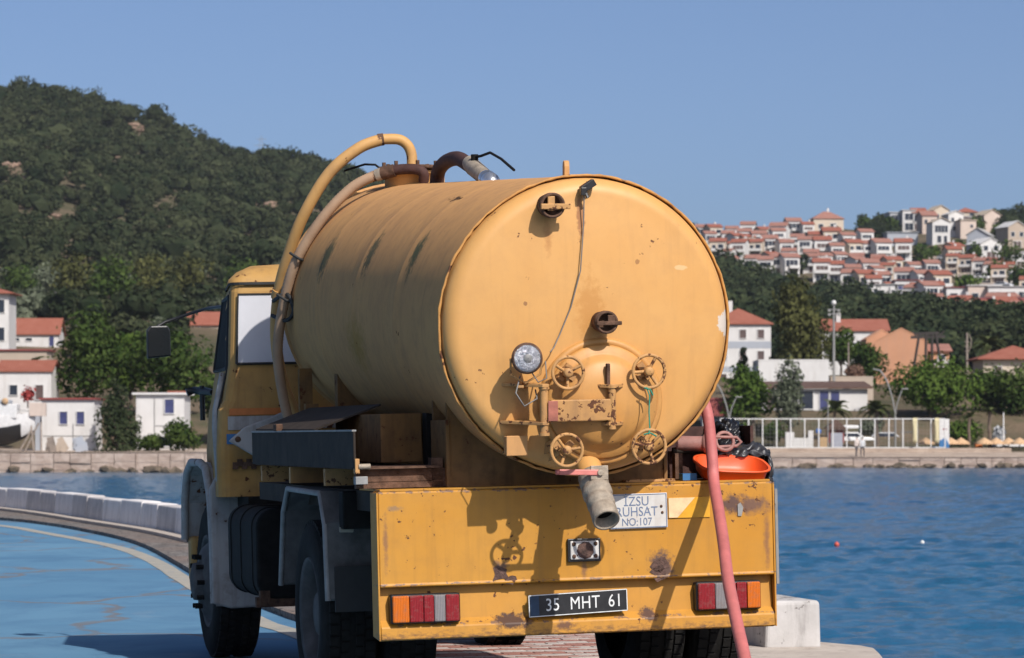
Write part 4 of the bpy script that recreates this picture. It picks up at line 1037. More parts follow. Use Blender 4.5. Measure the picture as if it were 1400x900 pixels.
# ---- trees on the right shore
TG = 'trees on the right shore'
tree('eucalyptus_tree', 'tall olive brown eucalyptus between the two red roofs', by(1092, 560, 372), wpx(166, 372), wpx(108, 372), M['leaf_euc'], 'tall', 5200, .40, 1, .22)
tree('broadleaf_tree', 'broad bright green round tree under the timber frame', by(1272, 592, 325), wpx(104, 325), wpx(132, 325), M['leaf_green'], 'round', 4200, .34, 2, .26)
tree('broadleaf_tree', 'dense green tree left of the right edge flagpole', by(1352, 592, 330), wpx(84, 330), wpx(74, 330), M['leaf_dark'], 'round', 2400, .34, 3, .2)
tree('broadleaf_tree', 'dense green tree cut by the right edge of the picture', by(1402, 596, 326), wpx(92, 326), wpx(92, 326), M['leaf_dark'], 'round', 2600, .34, 4, .2)
tree('broadleaf_tree', 'green bushy tree between the tank and the grey olive tree', by(1022, 596, 318), wpx(92, 318), wpx(78, 318), M['leaf_green'], 'round', 2600, .32, 5, .2)
tree('olive_tree', 'silvery grey olive tree in front of the white hall', by(1079, 586, 314), wpx(78, 314), wpx(68, 314), M['leaf_olive'], 'tall', 2200, .30, 6, .18)
tree('conifer', 'small dark conifer in front of the white apartment house', by(1016, 540, 380), wpx(66, 380), wpx(26, 380), M['leaf_pine'], 'cone', 900, .36, 7, .12)
tree('broadleaf_tree', 'dark green tree left of the salmon house', by(1186, 530, 372), wpx(62, 372), wpx(58, 372), M['leaf_dark'], 'round', 1700, .36, 8, .15)
tree('broadleaf_tree', 'dark tree behind the floodlight mast', by(1150, 510, 392), wpx(66, 392), wpx(46, 392), M['leaf_dark'], 'round', 1300, .38, 9, .15)
tree('shrub', 'pinkish flowering shrub on top of the stone shed wall', by(1168, 520, 356), wpx(24, 356), wpx(34, 356), leaf_mat('dry_pink_shrub', (.10, .06, .05), (.30, .19, .13)), 'bush', 500, .3, 10, .1, 'shrub')
tree('shrub', 'green oleander hedge clump behind the straw parasols', by(1318, 608, 310), wpx(38, 310), wpx(60, 310), M['leaf_green'], 'bush', 1300, .26, 11, .1, 'shrub')
tree('shrub', 'dusty green shrub right of the cafe', by(1192, 594, 316), wpx(28, 316), wpx(42, 316), M['leaf_olive'], 'bush', 700, .28, 12, .1, 'shrub')
tree('shrub', 'low green shrub behind the fence under the olive tree', by(1058, 604, 309), wpx(30, 309), wpx(44, 309), M['leaf_dark'], 'bush', 700, .26, 13, .1, 'shrub')
tree('shrub', 'low green shrub behind the fence next to the tank', by(1006, 604, 309), wpx(28, 309), wpx(50, 309), M['leaf_green'], 'bush', 700, .26, 14, .1, 'shrub')
palm('tall palm standing left of the cream house', by(1352, 524, 372), 4.4, 2.6, 20, 1)
palm('palm in front of the cafe door', by(1141, 588, 312), 1.9, 2.0, 16, 2)
palm('palm right of the cafe in front of the dusty shrub', by(1199, 612, 306), 3.6, 2.1, 16, 3)
palm('stout palm with stubby crown beside the flagpole', by(1353, 612, 304), 3.3, 1.0, 12, 4)
palm('palm with drooping dry crown behind the parasols', by(1325, 612, 305), 2.8, 1.3, 12, 5)
palm('short palm under the green tree next to the tank', by(1030, 592, 314), 1.5, 1.5, 14, 6)

# ---- fence of the court
fz = by(985, 613, 301); x0 = fz.x; x1 = by(1292, 613, 301).x; z0 = fz.z; hh = wpx(40, 301)
fence = tag(empty('fence', (x0, 301, z0)), 'white steel post and mesh fence along the court on the right shore', 'fence')
n = 17
for i in range(n):
    x = (x1 - x0) * i / (n - 1); MB().tube([(x, 0, -.3), (x, 0, hh)], .06, 8).build('post', M['white_metal'], fence)
for z in (hh, hh * .02): MB().bx(0, x1 - x0, -.03, .03, z - .03, z + .05).build('rail', M['white_metal'], fence)
wm_ = MB(); nx_ = int((x1 - x0) / .35)
for k in range(nx_): wm_.bx(k * .35, k * .35 + .010, -.005, .005, .05, hh)
for k in range(7): wm_.bx(0, x1 - x0, -.009, .009, hh * (k + 1) / 8, hh * (k + 1) / 8 + .010)
tag(wm_.build('wire_mesh', M['galv'], fence), kind='stuff')
lw = MB(); lw.bx(0, x1 - x0 + 8, -.12, .12, -.6, .02); 
o = lw.build('retaining_kerb', M['sand']); o.location = (x0 - 2, 300.6, z0); tag(o, 'low pale retaining kerb under the court fence', 'kerb')
# low white walls, signs and vehicles behind the fence
def slab(name, label, px0, px1, py0, py1, Y, mat, cat, d=.3, group=None):
    a = by(px0, py1, Y); b_ = by(px1, py0, Y)
    o = MB().bx(0, b_.x - a.x, 0, d, -.4, b_.z - a.z).build(name, mat, None, None, .02); o.location = a
    return tag(o, label, cat, group)
slab('garden_wall', 'stepped white wall piece behind the fence below the olive tree', 1074, 1086, 591, 612, 307, M['p_white'], 'wall', .6)
slab('garden_wall', 'low white wall behind the fence right of the stepped piece', 1086, 1105, 599, 611, 307, M['p_white'], 'wall', .6)
slab('garden_wall', 'narrow white gate pillar behind the fence', 1105, 1112, 589, 612, 307, M['p_white'], 'wall', .5)
slab('info_board', 'grey notice board shed behind the fence', 1136, 1152, 592, 612, 307, simple('grey_board', (.30, .31, .36), .6), 'board', .5)
slab('cabinet', 'ochre utility box beside the blue sign', 1121, 1132, 598, 609, 306, simple('ochre_box', (.40, .26, .13), .7), 'box', .5)
slab('ice_chest', 'white cooler chest at the end of the fence', 1257, 1273, 613, 620, 303, M['frame_w'], 'chest', .6)
slab('crate', 'blue plastic crate beside the white cooler chest', 1273, 1284, 611, 620, 303, M['blue_thing'], 'crate', .6)
sgn = tag(empty('road_sign', by(1119, 612, 305)), 'round blue road sign on a thin post behind the fence', 'sign')
MB().tube([(0, 0, 0), (0, 0, 1.5)], .035, 8).build('post', M['galv'], sgn); MB().lathe([(.002, 0), (.26, 0), (.26, .03), (.002, .03)], (0, 0, 1.5), (0, -1, 0), 20).build('disc', simple('blue_sign', (.03, .13, .42), .5), sgn)
bn = tag(empty('banner', by(1291, 616, 303)), 'white and blue beach banner at the fence end', 'banner')
MB().bx(-.45, .45, -.04, .04, .0, 2.9).build('panel', M['frame_w'], bn); MB().prism([(-.45, .0), (.45, .0), (.45, .5), (.1, 1.2), (-.45, .9)], (0, -.05, 0), (1, 0, 0), (0, 0, 1), (0, .012, 0)).build('blue_print', M['blue_thing'], bn)
MB().bx(-.15, .22, -.05, -.041, 1.9, 2.02).build('red_print', M['lens_red'], bn)
for px, lab in ((1251, 'pale yellow flag hanging on the fence left of the banner'), (1281, 'yellow flag hanging next to the blue banner')):
    fgm = MB(); vs = []
    for i in range(8):
        for j in range(4): vs.append((-.2 + .4 * j / 3, .06 * math.sin(j * 2 + i * .7), 2.3 * i / 7))
    fgm.add(vs, [(4 * i + j, 4 * i + j + 1, 4 * i + j + 5, 4 * i + j + 4) for i in range(7) for j in range(3)], 0, True)
    o = fgm.build('flag', simple('yellow_flag', (.52, .46, .28), .8), fix=False); o.location = by(px, 606, 300.5); sd = o.modifiers.new('solid', 'SOLIDIFY'); sd.thickness = .01; tag(o, lab, 'flag')
car('white car parked behind the fence left of the palm trunk', by(1166, 612, 314), .1, 'white', 'vehicles behind the fence')
car('white van parked behind the fence beside the palm trunk', by(1184, 611, 320), .05, 'white', 'vehicles behind the fence', True)
car('silver car parked behind the fence under the street lamp', by(1216, 612, 316), 0, 'silver', 'vehicles behind the fence')
car('dark car parked behind the fence near the yellow flag', by(1250, 611, 318), 0, 'dark', 'vehicles behind the fence')
gz = tag(empty('gazebo', by(1143, 612, 312)), 'small dark red pointed kiosk behind the notice board', 'kiosk')
MB().bx(-.8, .8, 0, 1.4, -.3, 1.7).build('wall', M['t_dark'], gz); MB().prism([(-1.1, 1.7), (1.1, 1.7), (0, 2.75)], (0, -.3, 0), (1, 0, 0), (0, 0, 1), (0, 2, 0)).build('roof', M['t_brown'], gz)
# straw parasols
M['straw'] = simple('straw_thatch', (.50, .32, .18), .95, 0, .3, 4, .6)
for i, px in enumerate((1266, 1300, 1314, 1346, 1362, 1379, 1394)):
    o = tag(empty('straw_parasol', by(px, 620, 303 + (i % 3))), ('straw parasol left of the blue crate', 'straw parasol right of the banner', 'straw parasol before the drooping palm', 'straw parasol left of the stout palm', 'straw parasol between the stout palm and the flagpole', 'straw parasol right of the flagpole', 'straw parasol at the right edge')[i], 'parasol', 'straw parasols on the beach')
    MB().tube([(0, 0, -.6), (0, 0, 1.5)], .05, 8).build('pole', M['wood_pole'], o)
    MB().lathe([(.05, .72), (.35, .55), (.75, .30), (.82, .12), (.72, .14), (.1, .55)], (0, 0, .72), (0, 0, 1), 14, 0, False).build('canopy', M['straw'], o)
slab('awning', 'long white awning above the straw parasols at the right edge', 1360, 1412, 602, 605, 306, M['frame_w'], 'awning', 2.0)
slab('stall', 'orange beach stall between the palms', 1334, 1343, 606, 619, 304, simple('orange_stall', (.55, .16, .04), .7), 'stall', .8)
tree('cloth_umbrella_shrub', 'pale agave like shrub left of the flagpole', by(1366, 606, 308), wpx(26, 308), wpx(20, 308), leaf_mat('pale_agave', (.25, .26, .27), (.50, .50, .50)), 'bush', 260, .4, 55, .1, 'shrub')

# ---- two people on the right shore
def person(label, base, rz, top, legs, lean=0.0, step=.12):
    root = tag(empty('person', base, rz), label, 'person', 'people on the far quay')
    me = bpy.data.meshes.new('body')
    J = [(0, 0, .93), (0, lean * .4, 1.18), (0, lean, 1.42), (0, lean * 1.1, 1.52), (0, lean * 1.2 - .02, 1.64),
         (-.19, lean, 1.38), (-.25, lean - .02, 1.10), (-.24, lean - .12, .86), (.19, lean, 1.38), (.26, lean - .03, 1.10), (.25, lean - .14, .88),
         (-.10, 0, .88), (-.11, -step, .48), (-.11, -step * .3, .08), (-.11, -step * .3 - .16, .04), (.10, 0, .88), (.11, step, .48), (.11, step * 1.6, .08), (.11, step * 1.6 - .16, .04)]
    E_ = [(0, 1), (1, 2), (2, 3), (3, 4), (2, 5), (5, 6), (6, 7), (2, 8), (8, 9), (9, 10), (0, 11), (11, 12), (12, 13), (13, 14), (0, 15), (15, 16), (16, 17), (17, 18)]
    rad = [.14, .14, .15, .06, .105, .07, .05, .04, .07, .05, .04, .10, .07, .045, .04, .10, .07, .045, .04]
    me.from_pydata(J, E_, []); o = link('body', me, root)
    sk = o.modifiers.new('skin', 'SKIN')
    for v, r in zip(me.skin_vertices[0].data, rad): v.radius = (r, r * .85)
    me.skin_vertices[0].data[0].use_root = True
    o.modifiers.new('sub', 'SUBSURF').levels = 1
    t = NT('clothes'); tc = t.n('ShaderNodeTexCoord'); sp = t.n('ShaderNodeSeparateXYZ'); t.l(tc.outputs['Object'], sp.inputs[0])
    c = t.mix(t.ramp(sp.outputs['Z'], [(.92, 0.0), (.93, 1.0)]), legs, top); 
    c = t.mix(t.math('GREATER_THAN', sp.outputs['Z'], 1.50), c, (.42, .26, .19)); t.bsdf(c, .8); me.materials.append(t.m)
    hm_ = MB().lathe([(.002, .0), (.10, .0), (.112, -.05), (.10, -.10), (.06, -.12)], (0, lean * 1.2 + .01, 1.775), (0, 0, 1), 12); hm_.build('hair', M['wood_dark'], root)
for lab, px, py, tp, lg_, rz, ln_ in (('person in a pale top and dark trousers standing on the far quay', 1171, 624, (.55, .47, .42), (.09, .08, .08), .5, -.06), ('person in a white top and black trousers standing nearer the fence', 1179, 625, (.66, .66, .66), (.03, .03, .04), -.4, .0)):
    person(lab, by(px, py, 293.5), rz, tp, lg_, ln_)

# ------------------------------------------------------------------ left shore
Y = 262
hA = building('cottage', 'white cottage with two blue windows and dark red roof edge on the left shore', by(93, 617, Y), 0, wpx(72, Y), 5, wpx(70, Y), 'flat', 0, 'p_white', 't_dark', [(-.35, 2.15, .62, 1.0, 'pane_blue'), (1.0, 2.15, .62, 1.0, 'pane_blue')], over=.22, fdn=1)
MB().bx(-2.0, 2.0, -.03, -.005, 1.18, 1.24).build('ledge', M['galv'], hA); MB().tube([(.42, -.06, .2), (.42, -.06, 2.2)], .03, 6).build('downpipe', M['galv'], hA)
MB().bx(-2.65, -2.12, .3, 3.0, -.3, 3.2).build('side_wing', M['p_grey'], hA)
Y = 266
hB = building('cottage', 'white cottage with curved overhanging roof and one blue window', by(219, 612, Y), 0, wpx(66, Y), 5, wpx(72, Y), 'flat', 0, 'p_white', 'p_white', [(.75, 2.75, .75, 1.15, 'pane_blue'), (-.9, .1, .55, .75), (.45, .1, 1.2, .8)], over=.30, fdn=1)
MB().tube([(-.45, -.05, 0), (-.45, -.05, 4.0)], .03, 6).build('downpipe', M['galv'], hB); MB().bx(-.5, 1.9, -.03, -.005, 1.72, 1.78).build('ledge', M['galv'], hB)
MB().bx(.6, 2.3, -.2, 2, 4.44, 4.58).build('tile_edge', M['t_red'], hB)
building('boat_house', 'white two storey house with red tile roof behind the moored boat', by(34, 562, 292), 0, wpx(72, 292), 5, wpx(54, 292), 'gable_x', .9, 'p_white', 't_red', [(1.3, 1.0, .7, 1.3, 'pane_brown'), (-1.0, 1.4, .7, .9)], over=.2)
building('long_cottage', 'long low white house with red tiled roof on the left slope', by(46, 480, 420), 0, wpx(68, 420), 5, wpx(24, 420), 'gable_x', wpx(20, 420), 'p_white', 't_red', [(-2.2, 1.3, .8, .35), (-.6, 1.3, .8, .35), (2.3, .6, .6, 1.3, 'pane_blue')], over=.3)
building('tower_house', 'tall white house with red roof cut by the left edge', by(-14, 484, 400), 0, wpx(52, 400), 6, wpx(82, 400), 'hip', 1.0, 'p_white', 't_red', [(1.4, 5.0, .8, 1.6), (1.4, 1.6, .8, 1.6), (-.6, 5.0, .8, 1.6), (-.6, 1.6, .8, 1.6)], over=.7)
building('pink_house', 'pale stone house with dark red roof edge between the white houses on the left', by(18, 520, 340), 0, wpx(92, 340), 5, wpx(40, 340), 'flat', 0, 'p_stone', 't_dark', [(-2.2, .8, .8, 1.2), (.4, .6, 1.0, 1.2, 'frame_w')], over=.2)
building('slope_house', 'house with red roof half hidden beside the truck cab on the left', by(284, 456, 470), 0, wpx(56, 470), 6, wpx(12, 470), 'gable_x', wpx(17, 470), 'p_stone', 't_red', [(-1.5, .2, .8, .8)], over=.3)
LG = 'trees on the left shore'
tree('broadleaf_tree', 'large dense green tree between the two white cottages and the slope', by(118, 556, 296), wpx(122, 296), wpx(112, 296), M['leaf_dark'], 'round', 3600, .36, 21, .12)
tree('broadleaf_tree', 'broad green tree behind the curved roof cottage', by(232, 556, 292), wpx(108, 292), wpx(128, 292), M['leaf_dark'], 'round', 3600, .36, 22, .12)
tree('broadleaf_tree', 'lighter green tree between the two large trees', by(178, 560, 302), wpx(112, 302), wpx(88, 302), M['leaf_green'], 'round', 2400, .36, 23, .12)
tree('tamarisk_tree', 'feathery dark tamarisk between the two white cottages', by(160, 616, 259), wpx(102, 259), wpx(70, 259), M['leaf_cyp'], 'cone', 3400, .22, 24, .06)
tree('shrub', 'dark green bush in front of the curved roof cottage', by(252, 616, 259), wpx(48, 259), wpx(62, 259), M['leaf_dark'], 'bush', 1700, .22, 25, .1, 'shrub')
tree('shrub', 'low green hedge between the tamarisk and the bush', by(206, 617, 260), wpx(26, 260), wpx(60, 260), M['leaf_dark'], 'bush', 1200, .2, 26, .1, 'shrub')
tree('broadleaf_tree', 'dark tree half behind the truck cab', by(300, 600, 275), wpx(90, 275), wpx(70, 275), M['leaf_dark'], 'round', 1800, .33, 27, .15)
for i, (px, py, h, wd, k, lab) in enumerate(((30, 420, 7, 8, 'dark', 'dark tree above the long red roof at the left edge'), (100, 432, 9, 8, 'euc', 'brownish tree on the lower slope above the large tree'), (150, 440, 9, 9, 'dark', 'dark tree on the lower slope in the middle'), (205, 436, 10, 9, 'euc', 'olive brown tree on the slope left of the cab'), (262, 430, 9, 8, 'euc', 'brownish tree on the slope right above the mirror'), (60, 410, 6, 7, 'olive', 'grey green tree on the slope by the utility pole'), (330, 425, 9, 9, 'dark', 'dark slope tree behind the cab roof'))):
    tree('slope_tree', lab, ground(px, py, 330), h, wd, M['leaf_' + k], 'round', 1100, .5, 60 + i, .15)
palm('palm with spread fronds among the left shore houses', by(42, 524, 330), 1.7, 2.0, 14, 8, None)
# boat on the hard
bt = tag(empty('boat', by(8, 617, 258)), 'white and black boat standing on the quay at the left edge', 'boat')
hull = MB(); st_ = []
for i in range(9):
    t = i / 8; x = -6 + 8.3 * t; bw2 = 1.35 * (1 - max(0, t - .55) ** 2 * 4.6); zk = .35 + max(0, t - .6) ** 2 * 7.0; zt = 2.35 + .75 * t * t
    bw2 = max(.03, bw2)
    st_.append([(x, -bw2, zt), (x, -bw2 * .96, zt * .62 + zk * .38), (x, -bw2 * .6, zk + .22), (x, 0, zk), (x, bw2 * .6, zk + .22), (x, bw2 * .96, zt * .62 + zk * .38), (x, bw2, zt)])
vs = [p for r_ in st_ for p in r_]
hull.add(vs, [(7 * i + j, 7 * i + 7 + j, 7 * i + 8 + j, 7 * i + 1 + j) for i in range(8) for j in range(6)], 0, True); hull.add([r_[0] for r_ in st_] + [r_[6] for r_ in reversed(st_)], [tuple(range(18))], 0)
for i, f in enumerate(hull.f): pass
h_ = hull.build('hull', [M['frame_w'], M['black_plastic']], bt)
for p in h_.data.polygons:
    if p.center.z < 1.75 and len(p.vertices) == 4: p.material_index = 1
MB().bx(-6.2, 1.0, -1.0, 1.0, 2.55, 3.7).build('cabin', M['frame_w'], bt, None, .08)
MB().bx(-6, .4, -.95, .95, 3.72, 4.0).build('cabin_roof', M['p_grey'], bt, None, .05); MB().tube([(.4, -.9, 3.8), (1.2, -.6, 3.2), (2.3, 0, 3.1)], .03, 6).build('rail', M['galv'], bt)
for x in (-.6, .1): MB().lathe([(.002, 0), (.26, 0), (.26, .12), (.002, .12)], (x, -1.0, 4.15 if x < 0 else 3.9), (0, -1, 0), 14).build('fender_wheel', M['straw'], bt)
for a, b_ in (((1.6, -.8, 0), (2.6, -.2, 2.2)), ((2.3, -.8, 0), (2.0, -.2, 2.0)), ((2.9, -.8, 0), (2.75, .1, 2.4)), ((1.2, -.9, 0), (2.0, -.3, 1.6))): MB().bar(a, b_, .12, .10).build('shore', M['wood_pole'], bt)
slab('dinghy_cover', 'pink striped awning folded beside the boat bow', 40, 62, 551, 562, 257.5, M['p_pink'], 'awning', .7)
tree('laundry_bush', 'red flowering bush behind the boat bow', by(38, 548, 270), wpx(22, 270), wpx(24, 270), leaf_mat('red_bush', (.20, .03, .03), (.50, .10, .09)), 'bush', 200, .25, 71, .1, 'shrub')
for i, (px, w2, lab) in enumerate(((72, 9, 'pale plank pile leaning under the two window cottage'), (112, 14, 'folded blue grey tarpaulin beside the tamarisk foot'), (82, 8, 'weathered board stack below the cottage downpipe'))):
    a = by(px, 617, 256.6); mt = (M['wood_pole'], M['p_grey'], M['p_stone'])[i]; b = MB()
    for k in range(4): b.box((rk_.uniform(-.3, .3), k * .12, .2 + .12 * k), (w2 * .06, .10, .5 + .2 * k), 0, Matrix.Rotation(rk_.uniform(-.6, .6), 3, 'Y'))
    o = b.build('clutter_pile', mt); o.location = a; tag(o, lab, 'pile', kind='stuff')
# buoys on the water
for px, py, mt, lab, r in ((1144, 746, simple('red_buoy', (.50, .07, .04), .4), 'small red buoy floating right of the truck', .065), (1261, 743, M['frame_w'], 'small white buoy floating right of the red one', .055)):
    Yb = (HC - SEA - .04) * F / (py - 600); b = MB().lathe([(.002, 1), (.5, .85), (.85, .5), (1, 0), (.8, -.6), (.002, -.9)], (0, 0, .3), (0, 0, 1), 14)
    b.lathe([(.3, 1.2), (.3, 1.45), (.002, 1.5)], (0, 0, .0), (0, 0, 1), 8)
    o = b.build('buoy', mt); o.scale = (r, r, r); o.location = by(px, py, Yb); tag(o, lab, 'buoy', 'buoys')
# pylon on the ridge
py_ = tag(empty('pylon', ground(357, 219, 700)), 'thin lattice pylon on the left ridge line', 'pylon')
for sx_ in (-1, 1):
    MB().bar((sx_ * 1.2, 0, -2), (sx_ * .2, 0, 9), .12, .12).build('leg', M['galv'], py_)
for z, w2 in ((6, 2.2), (8, 1.7)): MB().bar((-w2, 0, z), (w2, 0, z), .12, .12).build('crossarm', M['galv'], py_)

# ================================================================== THE TANKER TRUCK
truck = empty('tanker_truck', T_O); truck.rotation_euler = (0, -RO, TH)
tag(truck, 'old yellow vacuum tanker truck parked on the quay, seen from behind', 'truck')
def part(name, mb, mat, parent=None, M_=None, bevel=0.0, seg=2):
    return mb.build(name, mat, parent or truck, M_, bevel, seg)

A_ = Vector((.025, -.27, 2.017)); B_ = Vector((-.02, 4.10, 2.30))
v_ = (B_ - A_).normalized(); u_ = v_.cross(Vector((0, 0, 1))).normalized(); w_ = u_.cross(v_)
TM = Matrix(((u_.x, v_.x, w_.x, A_.x), (u_.y, v_.y, w_.y, A_.y), (u_.z, v_.z, w_.z, A_.z), (0, 0, 0, 1)))
TR = .752; TLEN = (B_ - A_).length
AX = (0, 1, 0); BK = (0, -1, 0)
def face_h(r):
    if r <= .655: return -.070 - .045 * (1 - (r / .655) ** 2)
    a = min(1, (r - .655) / .085); return -.070 + .085 * (1 - math.sqrt(max(0, 1 - a * a)))
# ---- tank
prof = [(TR, .012)]
for s in (1.12, 2.22, 3.32): prof += [(TR, s - .012), (TR + .0012, s - .004), (TR + .0012, s + .004), (TR, s + .012)]
prof += [(TR, TLEN)]
pf = []
for (r0, h0), (r1, h1) in zip(prof[:-1], prof[1:]):
    k = max(1, int((h1 - h0) / .2))
    for i in range(k): pf.append((r0 + (r1 - r0) * i / k, h0 + (h1 - h0) * i / k))
pf.append(prof[-1])
tank = part('tank', MB().lathe(pf, (0, 0, 0), AX, 112), M['tank_side'], None, TM)
hp = [(r, face_h(r)) for r in np.linspace(.002, .655, 12)] + [(.655 + .085 * math.sin(a), -.070 + .085 * (1 - math.cos(a))) for a in np.linspace(.15, math.pi / 2, 9)] + [(TR - .008, .03)]
part('rear_head', MB().lathe(hp, (0, 0, 0), AX, 112), M['tank_face'], tank, TM)
part('front_head', MB().lathe([(TR - .004, 0), (.70, .07), (.5, .12), (.2, .15), (.002, .155)], (0, TLEN, 0), AX, 64), M['tank_side'], tank, TM)
rm = MB(); rr = random.Random(2); n = 150; ring = []
for j in range(n):
    a = 2 * math.pi * j / n; q = TR + .002 + rr.uniform(-.002, .003); ring.append((q * math.cos(a), .012 + rr.uniform(-.003, .003), q * math.sin(a)))
rm.tube(ring + ring[:2], [.0065 + rr.uniform(-.0015, .002) for _ in range(n + 2)], 7, caps=False)
part('rim_weld', rm, M['rim_weld'], tank, TM)
fr = MB(); fr.lathe([(TR + .001, -.05), (TR + .014, -.045), (TR + .014, -.02), (TR + .001, -.015)], (0, TLEN, 0), AX, 80)
part('front_band', fr, M['tank_side'], tank, TM)

# ---- manhole door with its clamps
DU, DW = .045, -.375
fl = MB().lathe([(.318, 0), (.318, .078), (.308, .090), (.284, .090), (.280, .080)], (DU, -.045, DW), BK, 64)
part('manhole_flange', fl, M['door'], None, TM)
dr = MB().lathe([(.286, .02), (.286, .098), (.278, .110), (.245, .114), (.232, .122), (.215, .150), (.19, .168), (.12, .186), (.05, .192), (.002, .193)], (DU, -.045, DW), BK, 64)
part('manhole_door', dr, M['door'], None, TM)
def handwheel(u, w, v, R, rot):
    h = MB(); c = Vector((u, v, w))
    h.torus(c, BK, R, .0088, 30, 8)
    for k in range(3):
        a = rot + k * 2.094
        h.tube([c + Vector((math.cos(a) * .012, .012, math.sin(a) * .012)), c + Vector((math.cos(a) * R * .6, .008, math.sin(a) * R * .6)), c + Vector((math.cos(a) * R, 0, math.sin(a) * R))], .0085, 7)
    h.lathe([(.002, -.03), (.02, -.03), (.024, -.02), (.024, .02), (.016, .025), (.002, .026)], c + Vector((0, .005, 0)), BK, 12)
    hw = part('handwheel', h, M['yellow_old'], None, TM)
    b = MB(); d = Vector((DU - u, 0, DW - w)).normalized()
    b.tube([c + Vector((0, .02, 0)), (u, -.06, w)], .011, 8)
    f = Vector((u, -.09, w))
    t = Vector((-d.z, 0, d.x))
    for s in (-1, 1):
        q = f - d * .012 + t * .022 * s
        b.bar(q - d * .045 + Vector((0, .06, 0)), q + d * .02 - Vector((0, .05, 0)), .012, .05)
    b.bar(f + d * .0 - t * .045 - Vector((0, .09, 0)), f + t * .045 - Vector((0, .09, 0)), .03, .035)
    b.bar(c + Vector((0, .05, 0)) + d * .055, c + Vector((0, .05, 0)) - d * .025, .022, .03)
    part('clamp', b, M['yellow_old'], hw, TM)
handwheel(-.160, -.222, -.250, .079, .5)
handwheel(.252, -.222, -.265, .082, 1.1)
handwheel(-.190, -.600, -.330, .079, .15)
handwheel(.232, -.592, -.330, .084, .8)
# hinge arm across the door
hg = MB()
hg.box((-.088, -.262, -.408), (.335, .032, .108), 0)
part('hinge_arm', hg, M['yellow_old'], None, TM, .006)
hb = MB().box((-.246, -.2805, -.408), (.05, .006, .10))
part('hinge_plate', hb, M['bar_red'], None, TM, .002)
hp_ = MB(); hp_.tube([(-.285, -.255, -.515), (-.285, -.255, -.30)], .021, 14); hp_.tube([(-.285, -.255, -.53), (-.285, -.255, -.515)], .028, 14); hp_.tube([(-.285, -.255, -.30), (-.285, -.255, -.29)], .027, 14)
part('hinge_post', hp_, M['yellow_old'], None, TM)
rp = MB(); rp.tube([(.062, -.262, -.505), (.062, -.262, -.292)], .020, 14); rp.tube([(.062, -.262, -.300), (.062, -.262, -.286)], .026, 14)
part('hinge_post', rp, M['yellow_old'], None, TM)
for wz, ln_ in ((-.290, .19), (-.478, .18)):
    g = MB(); g.prism([(-.47, -.07), (-.30, -.285), (-.265, -.275), (-.265, -.235), (-.33, -.085)], (0, 0, wz), (1, 0, 0), (0, 1, 0), (0, 0, .016))
    part('hinge_gusset', g, M['yellow_old'], None, TM, .002)
for wz, x0, x1 in ((-.300, -.045, .165), (-.488, -.01, .16)):
    g = MB(); g.prism([(x0, -.19), (.04, -.28), (.085, -.28), (x1, -.19), (x1 - .02, -.15), (x0 + .02, -.15)], (0, 0, wz), (1, 0, 0), (0, 1, 0), (0, 0, .018))
    part('door_gusset', g, M['yellow_old'], None, TM, .002)
bk = MB(); bk.box((-.395, -.10, -.585), (.10, .07, .09)); bk.box((-.395, -.14, -.585), (.11, .012, .10))
part('bracket', bk, M['tank_side'], None, TM, .004)
# door handle rib
part('door_rib', MB().box((.046, -.243, -.235), (.018, .03, .11)), M['rust'], None, TM, .004)
# ---- ports
def port(u, w, R, L, face, bar):
    b = MB(); o = (u, face_h(math.hypot(u, w)) + .02, w)
    b.lathe([(R * .92, 0), (R * .92, L * .5), (R, L * .52), (R * 1.06, L * .7), (R * 1.06, L), (R * .86, L + .004), (R * .78, L - .03), (.002, L - .032)], o, BK, 28)
    p = part('port', b, M['rust'], None, TM)
    c = MB(); y = o[1] - L - .006
    if bar:
        c.box((u + .012, y, w - .005), (R * 2.5, .022, .028)); c.box((u - .01, y + .004, w + .01), (R * .6, .02, R * 1.2))
        part('locking_bar', c, M['yellow_old'], p, TM, .004)
    else:
        c.box((u + .008, y, w - .004), (R * 2.4, .02, .020)); c.box((u + .02, y + .004, w + .012), (R * .7, .02, R * .9))
        part('locking_bar', c, M['rust'], p, TM, .004)
    return p
port(-.213, .604, .060, .125, None, True)
port(.045, .024, .054, .145, None, False)
# ---- work lamp
lc = Vector((-.372, -.25, -.146))
lm = MB(); lm.lathe([(.002, -.075), (.045, -.07), (.066, -.035), (.074, 0), (.078, .004), (.078, .018), (.068, .022)], lc, BK, 32)
lamp = part('work_lamp', lm, M['rust'], None, TM)
part('lens', MB().lathe([(.069, .018), (.06, .024), (.03, .029), (.002, .031)], lc, BK, 32), M['lamp_glass'], lamp, TM)
part('bulb_cap', MB().lathe([(.022, .0315), (.018, .035), (.002, .036)], lc, BK, 16), M['galv'], lamp, TM)
lb = MB(); lb.tube([lc + Vector((-.08, 0, 0)), lc + Vector((-.075, .02, -.08)), lc + Vector((0, .03, -.125)), lc + Vector((.075, .02, -.08)), lc + Vector((.08, 0, 0))], .006, 7)
lb.bar(lc + Vector((0, .03, -.12)), (-.36, -.10, -.30), .03, .01); lb.bar((-.36, -.10, -.30), (-.40, -.24, -.285), .03, .012)
part('lamp_bracket', lb, M['yellow_old'], lamp, TM)
wr = MB(); wr.tube([lc + Vector((.03, .05, -.06)), lc + Vector((.06, .0, -.12)), lc + Vector((.10, -.01, -.10)), lc + Vector((.11, .05, -.02))], .0035, 6)
wr.tube([lc + Vector((-.02, .05, -.09)), lc + Vector((-.06, -.02, -.17)), lc + Vector((-.02, -.03, -.235)), lc + Vector((.05, -.01, -.20)), lc + Vector((.06, .06, -.16))], .004, 6)
part('lamp_wire', wr, M['wire'], lamp, TM)
